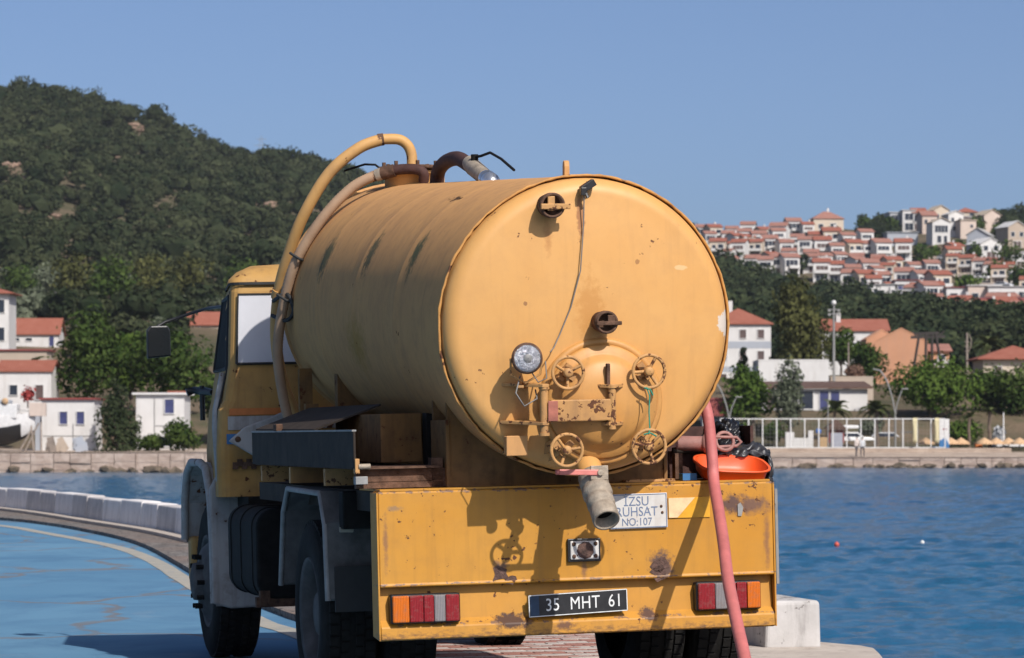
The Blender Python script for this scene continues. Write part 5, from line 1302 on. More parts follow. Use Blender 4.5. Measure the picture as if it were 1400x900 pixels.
# ---- wire, small lamp box and eye on top
bxm = MB(); bxm.box((-.012, -.10, .700), (.075, .05, .035), 0, Matrix.Rotation(-.55, 3, 'Y')); bxm.box((-.040, -.11, .672), (.03, .04, .04)); bxm.tube([(-.03, -.12, .67), (-.02, -.13, .64)], .008, 8)
part('marker_lamp', bxm, M['black_plastic'], None, TM, .004)
cb = MB(); cb.tube([(-.035, -.115, .665), (-.037, -.105, .50), (-.06, -.128, .28), (-.11, -.128, .10), (-.165, -.125, -.03), (-.205, -.15, -.10), (-.235, -.19, -.12)], .0032, 6)
part('wire', cb, M['wire'], None, TM)
lug = MB(); lug.prism([(-.02, 0), (.02, 0), (.02, .055), (.014, .078), (0, .086), (-.014, .078), (-.02, .055)], (-.03, .30, .748), (0, 1, 0), (0, 0, 1), (.028, 0, 0))
part('lifting_eye', lug, M['yellow_old'], None, TM, .003)
# green string on the right-hand wheels
gs = MB(); gs.tube([(.235, -.28, -.30), (.245, -.30, -.34), (.238, -.31, -.42), (.236, -.33, -.50), (.225, -.345, -.53)], .0035, 6); gs.tube([(.22, -.285, -.302), (.25, -.29, -.31), (.265, -.29, -.34)], .004, 6); gs.tube([(.20, -.345, -.53), (.232, -.35, -.522), (.265, -.345, -.54)], .004, 6)
part('string', gs, M['string'], None, TM)
# ---- outlet pipe and valve under the tank
s0 = Vector((-.005, -.17, 1.42)); s1 = Vector((.003, -.33, 1.325)); e1 = Vector((.014, -.63, 1.048)); dv = (e1 - s1).normalized()
op = MB().tube([s0, s0.lerp(s1, .6), s1, s1 + dv * .12], .064, 24)
outlet = part('outlet_pipe', op, M['tank_face'])
L_ = (e1 - s1).length
vb = MB().lathe([(r_q * .88, h_q) for r_q, h_q in [(.060, .085), (.080, .09), (.083, .155), (.070, .162), (.070, .18), (.084, .188), (.086, .225), (.072, .233), (.070, .255), (.079, .262), (.080, .30), (.068, .306), (.068, .325), (.077, .332), (.078, L_ - .02), (.076, L_), (.064, L_), (.060, L_ - .08), (.002, L_ - .085)]], s1, dv, 32)
valve = part('valve', vb, M['alloy'], outlet)
part('bore_shade_disc', MB().lathe([(.0535, 0), (.001, .001)], e1 - dv * .07, dv, 28), M['chassis'], valve)  # black disc stands in for the darkness inside the pipe
tmp = dv.cross(Vector((1, 0, 0))).normalized()
if tmp.y > 0: tmp = -tmp
c0 = s1 + dv * .15 + tmp * .080
pl = MB(); pl.box(c0 + Vector((.01, -.004, .0)), (.09, .016, .07)); pl.lathe([(.002, .02), (.016, .02), (.016, 0)], c0 + Vector((.012, -.006, .0)), (0, -1, 0), 10)
part('lever_boss', pl, M['alloy'], valve, None, .003)
lv = MB(); lv.bar(c0 + Vector((.02, -.012, .0)), c0 + Vector((-.20, -.02, .008)), .012, .028); lv.tube([c0 + Vector((-.20, -.02, .008)), c0 + Vector((-.215, -.021, .008))], .014, 8)
part('lever', lv, M['lever_red'], valve, None, .004)

# ---- rear bumper
X0, X1 = -1.003, 1.075
P = [(0, 1.200), (.006, 1.205), (.145, 1.205), (.145, .47), (.03, .452), (.0, .455), (-.004, .462), (.0, .520), (.035, .556), (.052, .728), (-.002, .722), (-.006, .732), (0, .742)]
bm_ = MB(); bm_.prism(P, (X0, 0, 0), (0, 1, 0), (0, 0, 1), (X1 - X0, 0, 0))
bumper = part('bumper', bm_, M['bumper'], None, None, .005)
part('bumper_top', MB().bx(X0 + .01, X1 - .01, .004, .55, 1.207, 1.217), M['bumper'], bumper)
for xx in (X0 - .006, X1 + .006):
    e = MB(); e.prism([(-.002, .455), (.16, .47), (.16, 1.2), (-.002, 1.2)], (xx - .004, 0, 0), (0, 1, 0), (0, 0, 1), (.008, 0, 0)); part('end_plate', e, M['bumper'], bumper)
def text_mesh(txt, size, extr, mat, sx=1.0, name='lettering', space=1.0):
    cu = bpy.data.curves.new('text', 'FONT'); cu.body = txt; cu.size = size; cu.extrude = extr; cu.align_x = 'CENTER'; cu.align_y = 'CENTER'; cu.space_character = space; cu.resolution_u = 3
    ob = bpy.data.objects.new('text', cu); C.objects.link(ob); bpy.context.view_layer.update()
    me = bpy.data.meshes.new_from_object(ob.evaluated_get(bpy.context.evaluated_depsgraph_get()))
    bpy.data.objects.remove(ob); bpy.data.curves.remove(cu)
    me.transform(Matrix.Diagonal((sx, 1, 1, 1))); me.materials.clear(); me.materials.append(mat); me.name = name
    return me
# number plate (hangs a little crooked)
pc = Vector((.020, -.012, .612)); pr_ = Matrix.Rotation(R_(-2.0), 3, 'Y')
plate = part('number_plate', MB().box((0, 0, 0), (.52, .008, .112)).box((0, .006, 0), (.50, .01, .09)), M['plate_black'], None, None, .003)
plate.location = pc; plate.rotation_euler = (R_(4), R_(-1.9), 0)
e = MB()
for z in (-.054, .054): e.box((0, -.0045, z), (.52, .003, .004))
for x in (-.258, .258): e.box((x, -.0045, 0), (.004, .003, .112))
e.build('plate_edge', M['plate_white'], plate)
MB().box((-.229, -.0045, 0), (.046, .002, .100)).build('blue_band', M['plate_blue'], plate)
for s, x, w0 in (('35', -.135, 1), ('MHT', .035, 1), ('61', .195, 1)):
    o = link('lettering', text_mesh(s, .092, .0012, M['plate_white'], .80, space=1.06), plate, (x, -.0052, -.002), (R_(90), 0, 0))
# permit sign
sg = part('permit_sign', MB().box((0, 0, 0), (.305, .006, .178)), M['enamel'], None, None, .002)
sg.location = (.352, -.012, 1.072); sg.rotation_euler = (0, R_(-.4), 0)
e = MB()
for z in (-.084, .084): e.box((0, -.0035, z), (.296, .002, .004))
for x in (-.147, .147): e.box((x, -.0035, 0), (.004, .002, .168))
e.build('sign_edge', M['enamel_blue'], sg)
for s, z, sz, sx in (('İZSU', .048, .068, .90), ('RUHSAT', -.005, .068, .88), ('NO:107', -.057, .056, .88)):
    link('lettering', text_mesh(s, sz, .0008, M['enamel_blue'], sx), sg, (-.012, -.0038, z), (R_(90), 0, 0))
for x, z in ((.12, .02), (.125, -.012)):
    MB().lathe([(.008, 0), (.006, .004), (.001, .005)], (x, -.003, z), BK, 10).build('rivet', M['rust'], sg)
# reflective chevron stickers
st = MB(); st.bx(.512, .735, -.0065, -.003, 1.030, 1.135); part('sticker', st, M['sticker_amber'], bumper)
st = MB(); st.prism([(.514, 1.032), (.560, 1.032), (.655, 1.133), (.514, 1.133)], (0, -.0088, 0), (1, 0, 0), (0, 0, 1), (0, .0018, 0)); part('sticker', st, M['sticker_pale'], bumper)
st = MB(); st.prism([(.885, 1.03), (.905, 1.03), (.915, 1.075), (.90, 1.10), (.885, 1.09)], (0, -.0065, 0), (1, 0, 0), (0, 0, 1), (0, .003, 0)); part('sticker_scrap', st, M['galv'], bumper)
# plate-lamp box
pb = MB(); pb.box((.057, -.012, .881), (.172, .02, .118)); pbx = part('lamp_recess', pb, M['black_plastic'], bumper, None, .003)
part('lamp_cover', MB().box((.057, -.026, .881), (.150, .012, .094)), M['enamel'], pbx, None, .005)
part('cover_stain', MB().lathe([(.046, 0), (.034, .004), (.001, .005)], (.060, -.032, .880), BK, 9), M['dirty_rust_patch'], pbx)
for x, z in ((0, .913), (.114, .913), (0, .850), (.114, .850)):
    part('screw', MB().lathe([(.011, 0), (.009, .006), (.001, .007)], (x, -.032, z), BK, 10), M['rust'], pbx)
# tail lamps
def tail(xc, zc, order, w=.345, h=.135):
    b = MB().box((xc, .016, zc), (w + .016, .066, h + .014)); t = part('tail_lamp', b, M['black_plastic'], None, None, .012, 3)
    x = xc - w / 2
    for mt, f in order:
        lw = w * f
        part('lens', MB().box((x + lw / 2, -.020, zc), (lw - .002, .030, h)), M[mt], t, None, .007, 3); x += lw
tail(-.775, .612, [('lens_orange', .25), ('lens_red', .21), ('lens_red', .16), ('lens_white', .17), ('lens_red', .21)], .345)
tail(.823, .622, [('lens_red', .27), ('lens_white', .19), ('lens_red', .15), ('lens_red', .17), ('lens_orange', .22)], .335)
for (x, z, r, s) in ((-.385, .775, .055, 3), (.470, .80, .06, 4), (.452, .745, .045, 5), (-.33, .742, .035, 6), (-.40, .535, .03, 7), (-.30, .52, .03, 8), (-.12, .51, .028, 9), (-.34, .50, .026, 10), (.33, .535, .02, 12)):
    q = random.Random(s); y0 = -.0025 if z > .735 else (.032 if z > .56 else .0)
    n = 11; poly = []
    for k in range(n):
        a = 2 * math.pi * k / n; rad = r * q.uniform(.45, 1.15); poly.append((x + rad * math.cos(a), z + rad * .85 * math.sin(a)))
    if z > .735: part('rust_blister', MB().prism(poly, (0, y0, 0), (1, 0, 0), (0, 0, 1), (0, .002, 0)), M['dirty_rust_patch'], bumper)

# ---- chassis, deck, saddles
ch = MB(); 
for x in (-.40, .46): ch.bx(x - .04, x + .04, .16, 6.3, .78, 1.02)
for y in (.4, 2.6, 4.3): ch.bx(-.36, .42, y - .05, y + .05, .82, .98)
part('chassis', ch, M['chassis'])
part('deck', MB().bx(-.98, 1.05, .20, 3.9, 1.10, 1.205), M['dark_grey'])
def saddle(y0, y1, xa, xb, mat):
    s = MB(); ly = (y0 + y1) / 2; cz = A_.z + (B_.z - A_.z) * (ly - A_.y) / (B_.y - A_.y); R2 = TR + .004
    poly = [(xa, 1.218), (xb, 1.218)]
    for k in range(13):
        x = xb + (xa - xb) * k / 12; poly.append((x, cz - math.sqrt(R2 * R2 - (x - .02) ** 2) + .02))
    s.prism(poly, (0, y0, 0), (1, 0, 0), (0, 0, 1), (0, y1 - y0, 0)); return part('saddle', s, mat)
saddle(.10, .118, -.62, .53, M['saddle']); saddle(.42, .45, -.62, .53, M['saddle']); saddle(2.9, 3.0, -.66, .68, M['saddle'])
for x in (-.62, .53): part('saddle_side', MB().bx(x - .008, x + .008, .085, .45, 1.218, 1.56), M['saddle'])
part('saddle_foot', MB().bx(.30, .56, .02, .10, 1.219, 1.232), M['yellow_old'])
# left-hand tray along the tank, lid, box and irons
ty = MB(); ty.bx(-1.112, -1.100, .06, 3.32, 1.325, 1.512)
tray = part('side_tray', ty, M['dark_grey'], None, None, .002)
part('tray_floor', MB().bx(-1.098, -.66, .08, 3.3, 1.32, 1.332), M['rust'], tray)
part('tray_edge', MB().bx(-1.118, -1.096, .06, 3.32, 1.513, 1.522), M['galv'], tray)
ld = MB(); ld.add([(-1.09, 1.3, 1.528), (-1.09, 3.3, 1.535), (-.76, 3.3, 1.655), (-.76, 1.1, 1.655), (-1.09, 1.3, 1.518), (-1.09, 3.3, 1.525), (-.76, 3.3, 1.645), (-.76, 1.1, 1.645)], [(0, 1, 2, 3), (7, 6, 5, 4), (0, 4, 5, 1), (1, 5, 6, 2), (2, 6, 7, 3), (3, 7, 4, 0)])
part('tray_lid', ld, M['dark_grey'], tray)  # dark colour stands in for the tank's shadow on the lid
hg_ = MB().bx(-1.125, -1.085, 2.35, 2.45, 1.52, 1.56); part('lid_hinge', hg_, M['rust'], tray, None, .004)
part('side_box', MB().bx(-.86, -.64, .62, 1.9, 1.345, 1.60), M['saddle'], None, None, .004)
e = MB(); e.prism([(-.635, 1.60), (-.635, 1.30), (-.56, 1.30), (-.53, 1.42), (-.53, 1.58)], (0, .52, 0), (1, 0, 0), (0, 0, 1), (0, .10, 0)); part('bracket', e, M['chassis'])
e = MB(); e.bx(-1.09, -.60, .12, .17, 1.255, 1.318); e.bx(-1.09, -.60, .12, .17, 1.222, 1.252); e.bx(-.70, -.64, .12, .20, 1.22, 1.37); part('angle_iron', e, M['rust'])
part('angle_clip', MB().bx(-1.108, -1.045, .04, .10, 1.245, 1.285), M['galv'], None, None, .003)
part('angle_clip', MB().bx(-1.108, -1.085, .045, .10, 1.30, 1.375), M['yellow_old'], None, None, .003)
part('bolt', MB().tube([(-1.09, .05, 1.335), (-1.03, .05, 1.335)], .014, 8), M['alloy'])
for y in (1.0, 2.1, 3.1): part('tray_bracket', MB().bx(-1.09, -.5, y, y + .05, 1.225, 1.315), M['yellow_old'])
# vertical stays between deck and tank, left
for y, z in ((3.55, 1.68), (3.75, 1.9)): part('stay', MB().bx(-.74, -.66, y, y + .06, 1.21, z), M['saddle'])

# ---- wheels
def wheel(x, y, R, wd, side, dual=False, front=False):
    """x = outer face; side -1 left, +1 right"""
    W_ = MB(); root = None
    ax = Vector((side, 0, 0)); zc = R
    def tyre(xo, parent):
        b = MB(); hw = wd
        b.lathe([(R * .60, 0), (R * .64, .012), (R * .80, .018), (R * .93, .004), (R * .972, -.022), (R * .975, -.06), (R * .978, -hw / 2), (R * .975, -hw + .06), (R * .972, -hw + .022), (R * .93, -hw - .004), (R * .80, -hw - .018), (R * .64, -hw - .012), (R * .60, -hw)], (xo, y, zc), ax, 60)
        nb = 52
        for k in range(nb):
            a = 2 * math.pi * k / nb
            for j, (c, bw) in enumerate(((-.038, .050), (-.095, .042), (-hw + .095, .042), (-hw + .038, .050))):
                aa = a + (math.pi / nb if j % 2 else 0)
                d = Vector((0, math.cos(aa), math.sin(aa))); t_ = Vector((0, -math.sin(aa), math.cos(aa)))
                p = Vector((xo + side * c, y, zc)) + d * (R * .974)
                b.bar(p - t_ * R * .046, p + t_ * R * .046, bw, R * .052, 0, d)
        return part('tyre', b, M['tyre'], parent)
    rim = MB(); rr_ = R * .60
    if front:
        rim.lathe([(rr_ + .005, -.005), (rr_, .012), (rr_ * .93, .0), (rr_ * .90, -.03), (rr_ * .72, .035), (rr_ * .62, .05), (rr_ * .42, .055), (rr_ * .40, .10), (rr_ * .22, .115), (.002, .118)], (x, y, zc), ax, 40)
    else:
        rim.lathe([(rr_ + .005, -.005), (rr_, .012), (rr_ * .93, .0), (rr_ * .88, -.05), (rr_ * .86, -.15), (rr_ * .70, -.17), (rr_ * .50, -.165), (rr_ * .46, -.06), (rr_ * .34, -.03), (.002, -.028)], (x, y, zc), ax, 40)
    wh = part('wheel', rim, M['rim'])
    tyre(x, wh)
    if dual: tyre(x - side * (wd + .06), wh)
    for k in range(10):
        a = 2 * math.pi * k / 10; rad = rr_ * (.56 if front else .60); xx = x + side * (.045 if front else -.165)
        part('wheel_nut', MB().tube([(xx, y + rad * math.cos(a), zc + rad * math.sin(a)), (xx + side * (.055 if front else .05), y + rad * math.cos(a), zc + rad * math.sin(a))], .017, 6, smooth=False), M['chassis'], wh)
    return wh
wheel(-1.085, 1.56, .515, .27, -1, True)
wheel(1.225, 1.50, .515, .27, 1, True)
wheel(-1.040, 5.80, .515, .28, -1, False, True)
wheel(1.10, 5.80, .515, .28, 1, False, True)
ax_ = MB(); ax_.tube([(-.9, 1.55, .515), (1.0, 1.55, .515)], .075, 14); ax_.lathe([(.002, -.17), (.12, -.15), (.19, -.06), (.19, .06), (.12, .15), (.002, .17)], (.03, 1.55, .52), (1, 0, 0), 20); part('rear_axle', ax_, M['chassis'])
part('front_axle', MB().bx(-.85, .9, 5.74, 5.86, .40, .52), M['chassis'])
# ---- rear mudguards (folded sheet)
def mudguard(x0, x1, mat):
    pr2 = [(.86, .62), (.90, 1.02), (1.03, 1.185), (2.05, 1.195), (2.22, 1.06), (2.36, .64)]
    b = MB(); t = .012
    for (a, c), (d, e_) in zip(pr2[:-1], pr2[1:]):
        b.add([(x0, a, c), (x1, a, c), (x1, d, e_), (x0, d, e_), (x0, a - t, c + t), (x1, a - t, c + t), (x1, d - t, e_ + t), (x0, d - t, e_ + t)], [(0, 1, 2, 3), (7, 6, 5, 4), (0, 4, 5, 1), (2, 6, 7, 3), (0, 3, 7, 4), (1, 5, 6, 2)])
    m = part('mudguard', b, mat)
    lip = MB()
    xs_ = x0 if x0 < 0 else x1
    lip.tube([(xs_, *p) for p in pr2], .016, 8); part('mudguard_lip', lip, M['galv'], m)
    return m
mg = mudguard(-1.115, -.42, simple('shade_dark_mudguard', (.11, .105, .10), .8, 0, .3, 9, .2, .2))  # grey sheet darkened in colour to imitate the deep shade here
part('lower_black_sheet', MB().bx(-1.08, -.62, .835, .85, .56, .80), M['rubber'], mg)  # thin black sheet behind the lower mudguard
part('battery_cover', MB().bx(-1.055, -.62, .70, .82, 1.00, 1.20), M['chassis'], None, None, .01)
sm_ = MB(); sm_.tube([(-1.055, .80, 1.005), (-.985, .80, 1.003)], .024, 12); part('side_marker', sm_, M['alloy'])
mudguard(.45, 1.24, M['dark_grey'])
part('side_guard', MB().bx(1.17, 1.185, .25, 1.0, .66, 1.16), M['galv'])
# ---- fuel tank with straps
ft = MB(); poly = []
for cx, cz, a0 in ((-.62, .62, -90), (-.62, .94, 0), (-.98, .94, 90), (-.98, .62, 180)):
    for k in range(7):
        a = R_(a0 + 15 * k); poly.append((cx + .115 * math.cos(a), cz + .115 * math.sin(a)))
ft.prism(poly, (0, 3.35, 0), (1, 0, 0), (0, 0, 1), (0, 1.15, 0)); fuel = part('fuel_tank', ft, M['chassis'], None, None, .02)
for y in (3.5, 3.95, 4.35):
    s = MB(); n = len(poly); out = [((p[0] + .80) * 1.02 - .80, (p[1] - .78) * 1.02 + .78) for p in poly]
    s.prism(out, (0, y, 0), (1, 0, 0), (0, 0, 1), (0, .05, 0)); part('strap', s, M['chassis'], fuel)
fb = MB(); fb.bx(-1.10, -.5, 3.36, 3.42, .46, .52); fb.bx(-1.08, -1.02, 3.34, 3.40, .47, .56); part('tank_bracket', fb, M['rust'], fuel)

# ---- cab (lofted rings)
def ring(z, xr, xf, yr, yf, xc=.03, r=.07):
    """rounded plan outline: rear half width xr, front half width xf"""
    pts = []
    cs = [(xc - xr, yr, 1, 1), (xc + xr, yr, -1, 1), (xc + xf, yf, -1, -1), (xc - xf, yf, 1, -1)]
    for q, (cx, cy_, sx, sy) in enumerate(cs):
        for k in range(5):
            a = k / 4 * math.pi / 2
            if q in (0, 2): ca, sa = (math.sin(a), math.cos(a)) if False else (a, a)
            th0 = {0: math.pi, 1: 1.5 * math.pi, 2: 0, 3: .5 * math.pi}[q]
            ang = th0 + a
            ox, oy = cx + sx * r, cy_ + sy * r
            pts.append((ox + r * math.cos(ang), oy + r * math.sin(ang), z))
    return pts
RG = [(1.10, 1.135, 1.02, 4.76, 6.15), (1.40, 1.135, 1.02, 4.75, 6.15), (1.66, 1.12, 1.00, 4.75, 6.14), (1.72, 1.085, .985, 4.75, 6.13), (1.95, 1.045, .955, 4.75, 6.08), (2.20, 1.035, .93, 4.75, 6.00), (2.42, 1.025, .905, 4.755, 5.90), (2.465, 1.015, .895, 4.76, 5.87)]
cb_ = MB(); rows = [ring(*q) for q in RG]; n = len(rows[0])
cb_.add([p for r_ in rows for p in r_], [(i * n + j, i * n + (j + 1) % n, (i + 1) * n + (j + 1) % n, (i + 1) * n + j) for i in range(len(rows) - 1) for j in range(n)])
cb_.add(rows[0], [tuple(range(n))])
cab = part('cab', cb_, M['cab_yellow'])
RG2 = [(2.478, 1.035, .91, 4.74, 5.89), (2.50, 1.03, .90, 4.745, 5.87), (2.55, .97, .85, 4.80, 5.75), (2.595, .86, .76, 4.92, 5.60), (2.615, .60, .5, 5.1, 5.4)]
rf = MB(); rows = [ring(*q, r=.10) for q in RG2]
rf.add([p for r_ in rows for p in r_], [(i * n + j, i * n + (j + 1) % n, (i + 1) * n + (j + 1) % n, (i + 1) * n + j) for i in range(len(rows) - 1) for j in range(n)], 0, True)
rf.add(rows[-1], [tuple(range(n))]); rf.add(rows[0], [tuple(range(n - 1, -1, -1))])
part('cab_roof', rf, M['cab_yellow'], cab)
gk = MB(); rows = [ring(2.463, 1.032, .91, 4.738, 5.885, r=.09), ring(2.480, 1.032, .91, 4.738, 5.885, r=.09)]
gk.add(rows[0] + rows[1], [(j, (j + 1) % n, n + (j + 1) % n, n + j) for j in range(n)]); part('roof_gasket', gk, M['rubber'], cab)
# rear window covered with a white sheet, gasket round it
wv = [(-.975, 1.955), (-.955, 2.40), (-.22, 2.40), (-.22, 1.955)]
rw = MB(); rw.prism(wv, (0, 4.738, 0), (1, 0, 0), (0, 0, 1), (0, .010, 0)); win = part('rear_window', rw, M['white_panel'], cab)
gg = MB(); gg.tube([(p[0], 4.741, p[1]) for p in wv + wv[:1]], .009, 6); part('window_gasket', gg, M['rubber'], win)
# side window and door seam, both sides
for sgn in (-1, 1):
    def sx(z, y):
        zs = [1.66, 1.72, 1.95, 2.20, 2.42]; a = np.interp(z, zs, [1.12, 1.085, 1.045, 1.035, 1.025]); b = np.interp(z, zs, [1.0, .985, .955, .93, .905])
        yf = np.interp(z, zs, [6.14, 6.13, 6.08, 6.0, 5.9]); return .03 + sgn * (a + (b - a) * (y - 4.75) / (yf - 4.75) + .004)
    pts = [(4.93, 1.93), (5.95, 1.93), (5.80, 2.40), (4.95, 2.40)]
    g = MB(); q = [(sx(z, y), y, z) for y, z in pts]; g.add(q, [(0, 1, 2, 3) if sgn > 0 else (3, 2, 1, 0)]); g.add([(a - sgn * .006, b, c) for a, b, c in q], [(0, 1, 2, 3)])
    sw_ = part('side_window', g, M['chassis'], cab)
    t = MB(); t.tube(q + q[:1], .014, 6); part('window_seal', t, M['rubber'], sw_)
    t = MB(); t.tube([(sx(z, y), y, z) for y, z in ((4.88, 1.35), (4.88, 1.66), (4.885, 1.95), (4.90, 2.43))], .007, 5); part('door_seam', t, M['rubber'], cab)
ws_ = MB(); ws_.add([(-.86, 6.10, 1.93), (.92, 6.10, 1.93), (.86, 5.93, 2.40), (-.80, 5.93, 2.40)], [(0, 1, 2, 3)]); part('windscreen', ws_, M['glass_dark'], cab)
# stripes and tilt bracket on the rear wall
part('stripe', MB().bx(-1.03, -.2, 4.742, 4.749, 1.625, 1.668), M['orange_stripe'], cab)
part('stripe', MB().bx(-1.04, -.2, 4.742, 4.749, 1.53, 1.618), M['cab_white'], cab)
part('stripe', MB().bx(-1.05, -.9, 4.742, 4.749, 1.44, 1.505), M['blue_thing'], cab)
e = MB(); e.prism([(-1.06, 1.46), (-.80, 1.30), (-.55, 1.30), (-.55, 1.62), (-.66, 1.66), (-.80, 1.60), (-.95, 1.55)], (0, 4.60, 0), (1, 0, 0), (0, 0, 1), (0, .03, 0)); tb_ = part('tilt_bracket', e, M['cab_white'], None, None, .01)
for x, z, r0 in ((-.86, 1.42, .035), (-.72, 1.51, .042), (-1.0, 1.47, .02)): part('bracket_hole', MB().lathe([(r0, 0), (r0 * .7, .004), (.001, .004)], (x, 4.60, z), BK, 14), M['rust'], tb_)
e = MB()
for k in range(6): e.box((-1.0 + k * .03, 4.735, 1.30 + .02 * (k % 2)), (.034, .012, .045)); 
part('rust_patch', e, M['rust'], cab)
# corner pillar trim and grab strip
tr = MB(); tr.tube([(-1.075, 4.90, 1.20), (-1.085, 4.92, 1.55), (-1.08, 4.94, 1.66), (-1.03, 5.0, 1.9)], [.03, .034, .03, .02], 8); part('corner_trim', tr, M['cab_white'], cab)
# ---- front mudguard and apron
am = MB(); arc = [(5.12, .40), (5.13, .80), (5.20, 1.10), (5.38, 1.28), (5.62, 1.315), (6.05, 1.315), (6.28, 1.24), (6.42, 1.05), (6.46, .78)]
for (a, c), (d, e_) in zip(arc[:-1], arc[1:]):
    am.add([(-1.09, a, c), (-.60, a, c), (-.60, d, e_), (-1.09, d, e_), (-1.09, a, c - .02), (-.60, a, c - .02), (-.60, d, e_ - .02), (-1.09, d, e_ - .02)], [(0, 1, 2, 3), (7, 6, 5, 4), (0, 4, 5, 1), (2, 6, 7, 3), (0, 3, 7, 4), (1, 5, 6, 2)])
fm = part('front_mudguard', am, M['cab_white'])
part('mudguard_lip', MB().tube([(-1.10, *p) for p in arc], .028, 10), M['cab_white'], fm)
apn = MB(); apn.prism([(-1.12, .40), (-1.125, 1.15), (-1.06, 1.27), (-.80, 1.29), (-.56, 1.22), (-.56, .62), (-.80, .37), (-1.0, .365)], (0, 5.06, 0), (1, 0, 0), (0, 0, 1), (0, .03, 0)); part('apron', apn, M['cab_white'], fm, None, .015)
part('front_bumper', MB().bx(-1.08, 1.14, 6.30, 6.48, .48, .80), M['cab_yellow'], None, None, .03)
# under-cab clutter that shows between apron and tray
e = MB(); e.bx(-.95, -.2, 4.55, 5.0, .80, 1.10); e.bx(-.70, -.1, 3.4, 4.6, 1.02, 1.2); part('engine_shroud', e, M['chassis'])
# ---- mirrors
mr = empty('mirror'); mr.parent = truck
b = MB(); poly = [(-1.335, 2.035), (-1.17, 2.05), (-1.172, 2.225), (-1.188, 2.262), (-1.31, 2.262), (-1.335, 2.23)]
mb_ = MB(); mb_.prism(poly, (0, 6.43, 0), (1, 0, 0), (0, 0, 1), (0, .05, 0)); mb_.build('mirror_shell', M['black_plastic'], mr, None, .012)
MB().prism([(x * .9 - .125, z * .9 + .215) for x, z in poly], (0, 6.424, 0), (1, 0, 0), (0, 0, 1), (0, .004, 0)).build('mirror_glass', M['glass_dark'], mr)
MB().tube([(-1.26, 6.46, 2.255), (-1.20, 6.47, 2.288), (-1.02, 6.46, 2.345), (-.93, 6.30, 2.372), (-.88, 5.95, 2.37)], .011, 8).build('mirror_arm', M['black_plastic'], mr)
e = MB(); e.tube([(-1.07, 6.42, 1.795), (-1.02, 6.42, 1.812), (-.97, 6.3, 1.80), (-.93, 6.15, 1.79)], [.030, .024, .032, .020], 8); e.tube([(-.98, 6.30, 1.84), (-.98, 6.30, 1.60)], .018, 8); part('lower_mirror_arm', e, M['black_plastic'])

# ---- pipework on top of the tank
hz = MB(); hz.lathe([(.17, 0), (.17, .09), (.185, .09), (.185, .11), (.002, .115)], (-.03, 3.62, 2.985), (0, 0, 1), 28); part('dome', hz, M['hose_yellow'])
e = MB(); e.lathe([(.002, 0), (.21, 0), (.21, .022), (.002, .024)], (-.03, 3.62, 3.105), (0, 0, 1), 24); dome = part('dome_lid', e, M['rust'])
for k in range(8):
    a = k * .785; part('bolt', MB().tube([(-.03 + .175 * math.cos(a), 3.62 + .175 * math.sin(a), 3.10), (-.03 + .175 * math.cos(a), 3.62 + .175 * math.sin(a), 3.155)], .012, 6, smooth=False), M['rust'], dome)
part('elbow_pipe', MB().tube(spline([(-.03, 3.62, 3.12), (-.03, 3.62, 3.20), (-.055, 3.62, 3.262), (-.11, 3.63, 3.298), (-.21, 3.64, 3.300)], 6), .033, 16), M['hose_yellow'])
part('hose_clamp', MB().tube([(-.20, 3.64, 3.300), (-.235, 3.645, 3.296)], .038, 16), M['rust'])
part('vent_hose', MB().tube(spline([(-.215, 3.64, 3.298), (-.355, 3.66, 3.246), (-.53, 3.72, 3.099), (-.679, 3.82, 2.845), (-.758, 3.95, 2.605), (-.802, 4.08, 2.384), (-.807, 4.2, 2.113), (-.763, 4.25, 1.837), (-.683, 4.28, 1.628), (-.62, 4.28, 1.42)], 8), .036, 16), M['hose_yellow'])
part('hose_collar', MB().tube([(-.800, 4.07, 2.40), (-.806, 4.10, 2.35)], .043, 16), M['hose_yellow'])
part('suction_pipe', MB().tube(spline([(-.005, 3.40, 3.02), (-.01, 3.38, 3.07), (-.05, 3.40, 3.095), (-.13, 3.45, 3.10), (-.19, 3.48, 3.092)], 6), .032, 16), M['rust_brown'])
part('hose_coupling', MB().tube([(-.17, 3.47, 3.095), (-.235, 3.50, 3.080), (-.26, 3.51, 3.073), (-.30, 3.53, 3.060)], [.040, .041, .034, .033], 16), M['rust'])
part('hose_coupling', MB().tube([(-.235, 3.50, 3.081), (-.275, 3.52, 3.068)], .0385, 16), M['alloy'])
sh = part('suction_hose', MB().tube(spline([(-.28, 3.52, 3.070), (-.426, 3.56, 2.992), (-.601, 3.62, 2.809), (-.755, 3.72, 2.547), (-.815, 3.85, 2.283), (-.835, 3.97, 2.015), (-.80, 4.02, 1.742), (-.748, 4.02, 1.514), (-.70, 4.02, 1.40)], 26), [.0335 if k % 2 else .0305 for k in range(209)], 16), M['hose_beige'])
for c in ((-.74, 3.70, 2.58), (-.81, 3.80, 2.33)): part('strap', MB().tube([Vector(c) + Vector((-.05, 0, .03)), Vector(c) + Vector((0, -.05, -.01)), Vector(c) + Vector((.045, 0, -.02))], .009, 6), M['rubber'])
part('strap', MB().tube(spline([(-.84, 4.06, 2.33), (-.80, 3.78, 2.36), (-.765, 3.76, 2.26), (-.80, 3.82, 2.20), (-.85, 4.06, 2.24)], 6), .013, 7), M['rubber'])
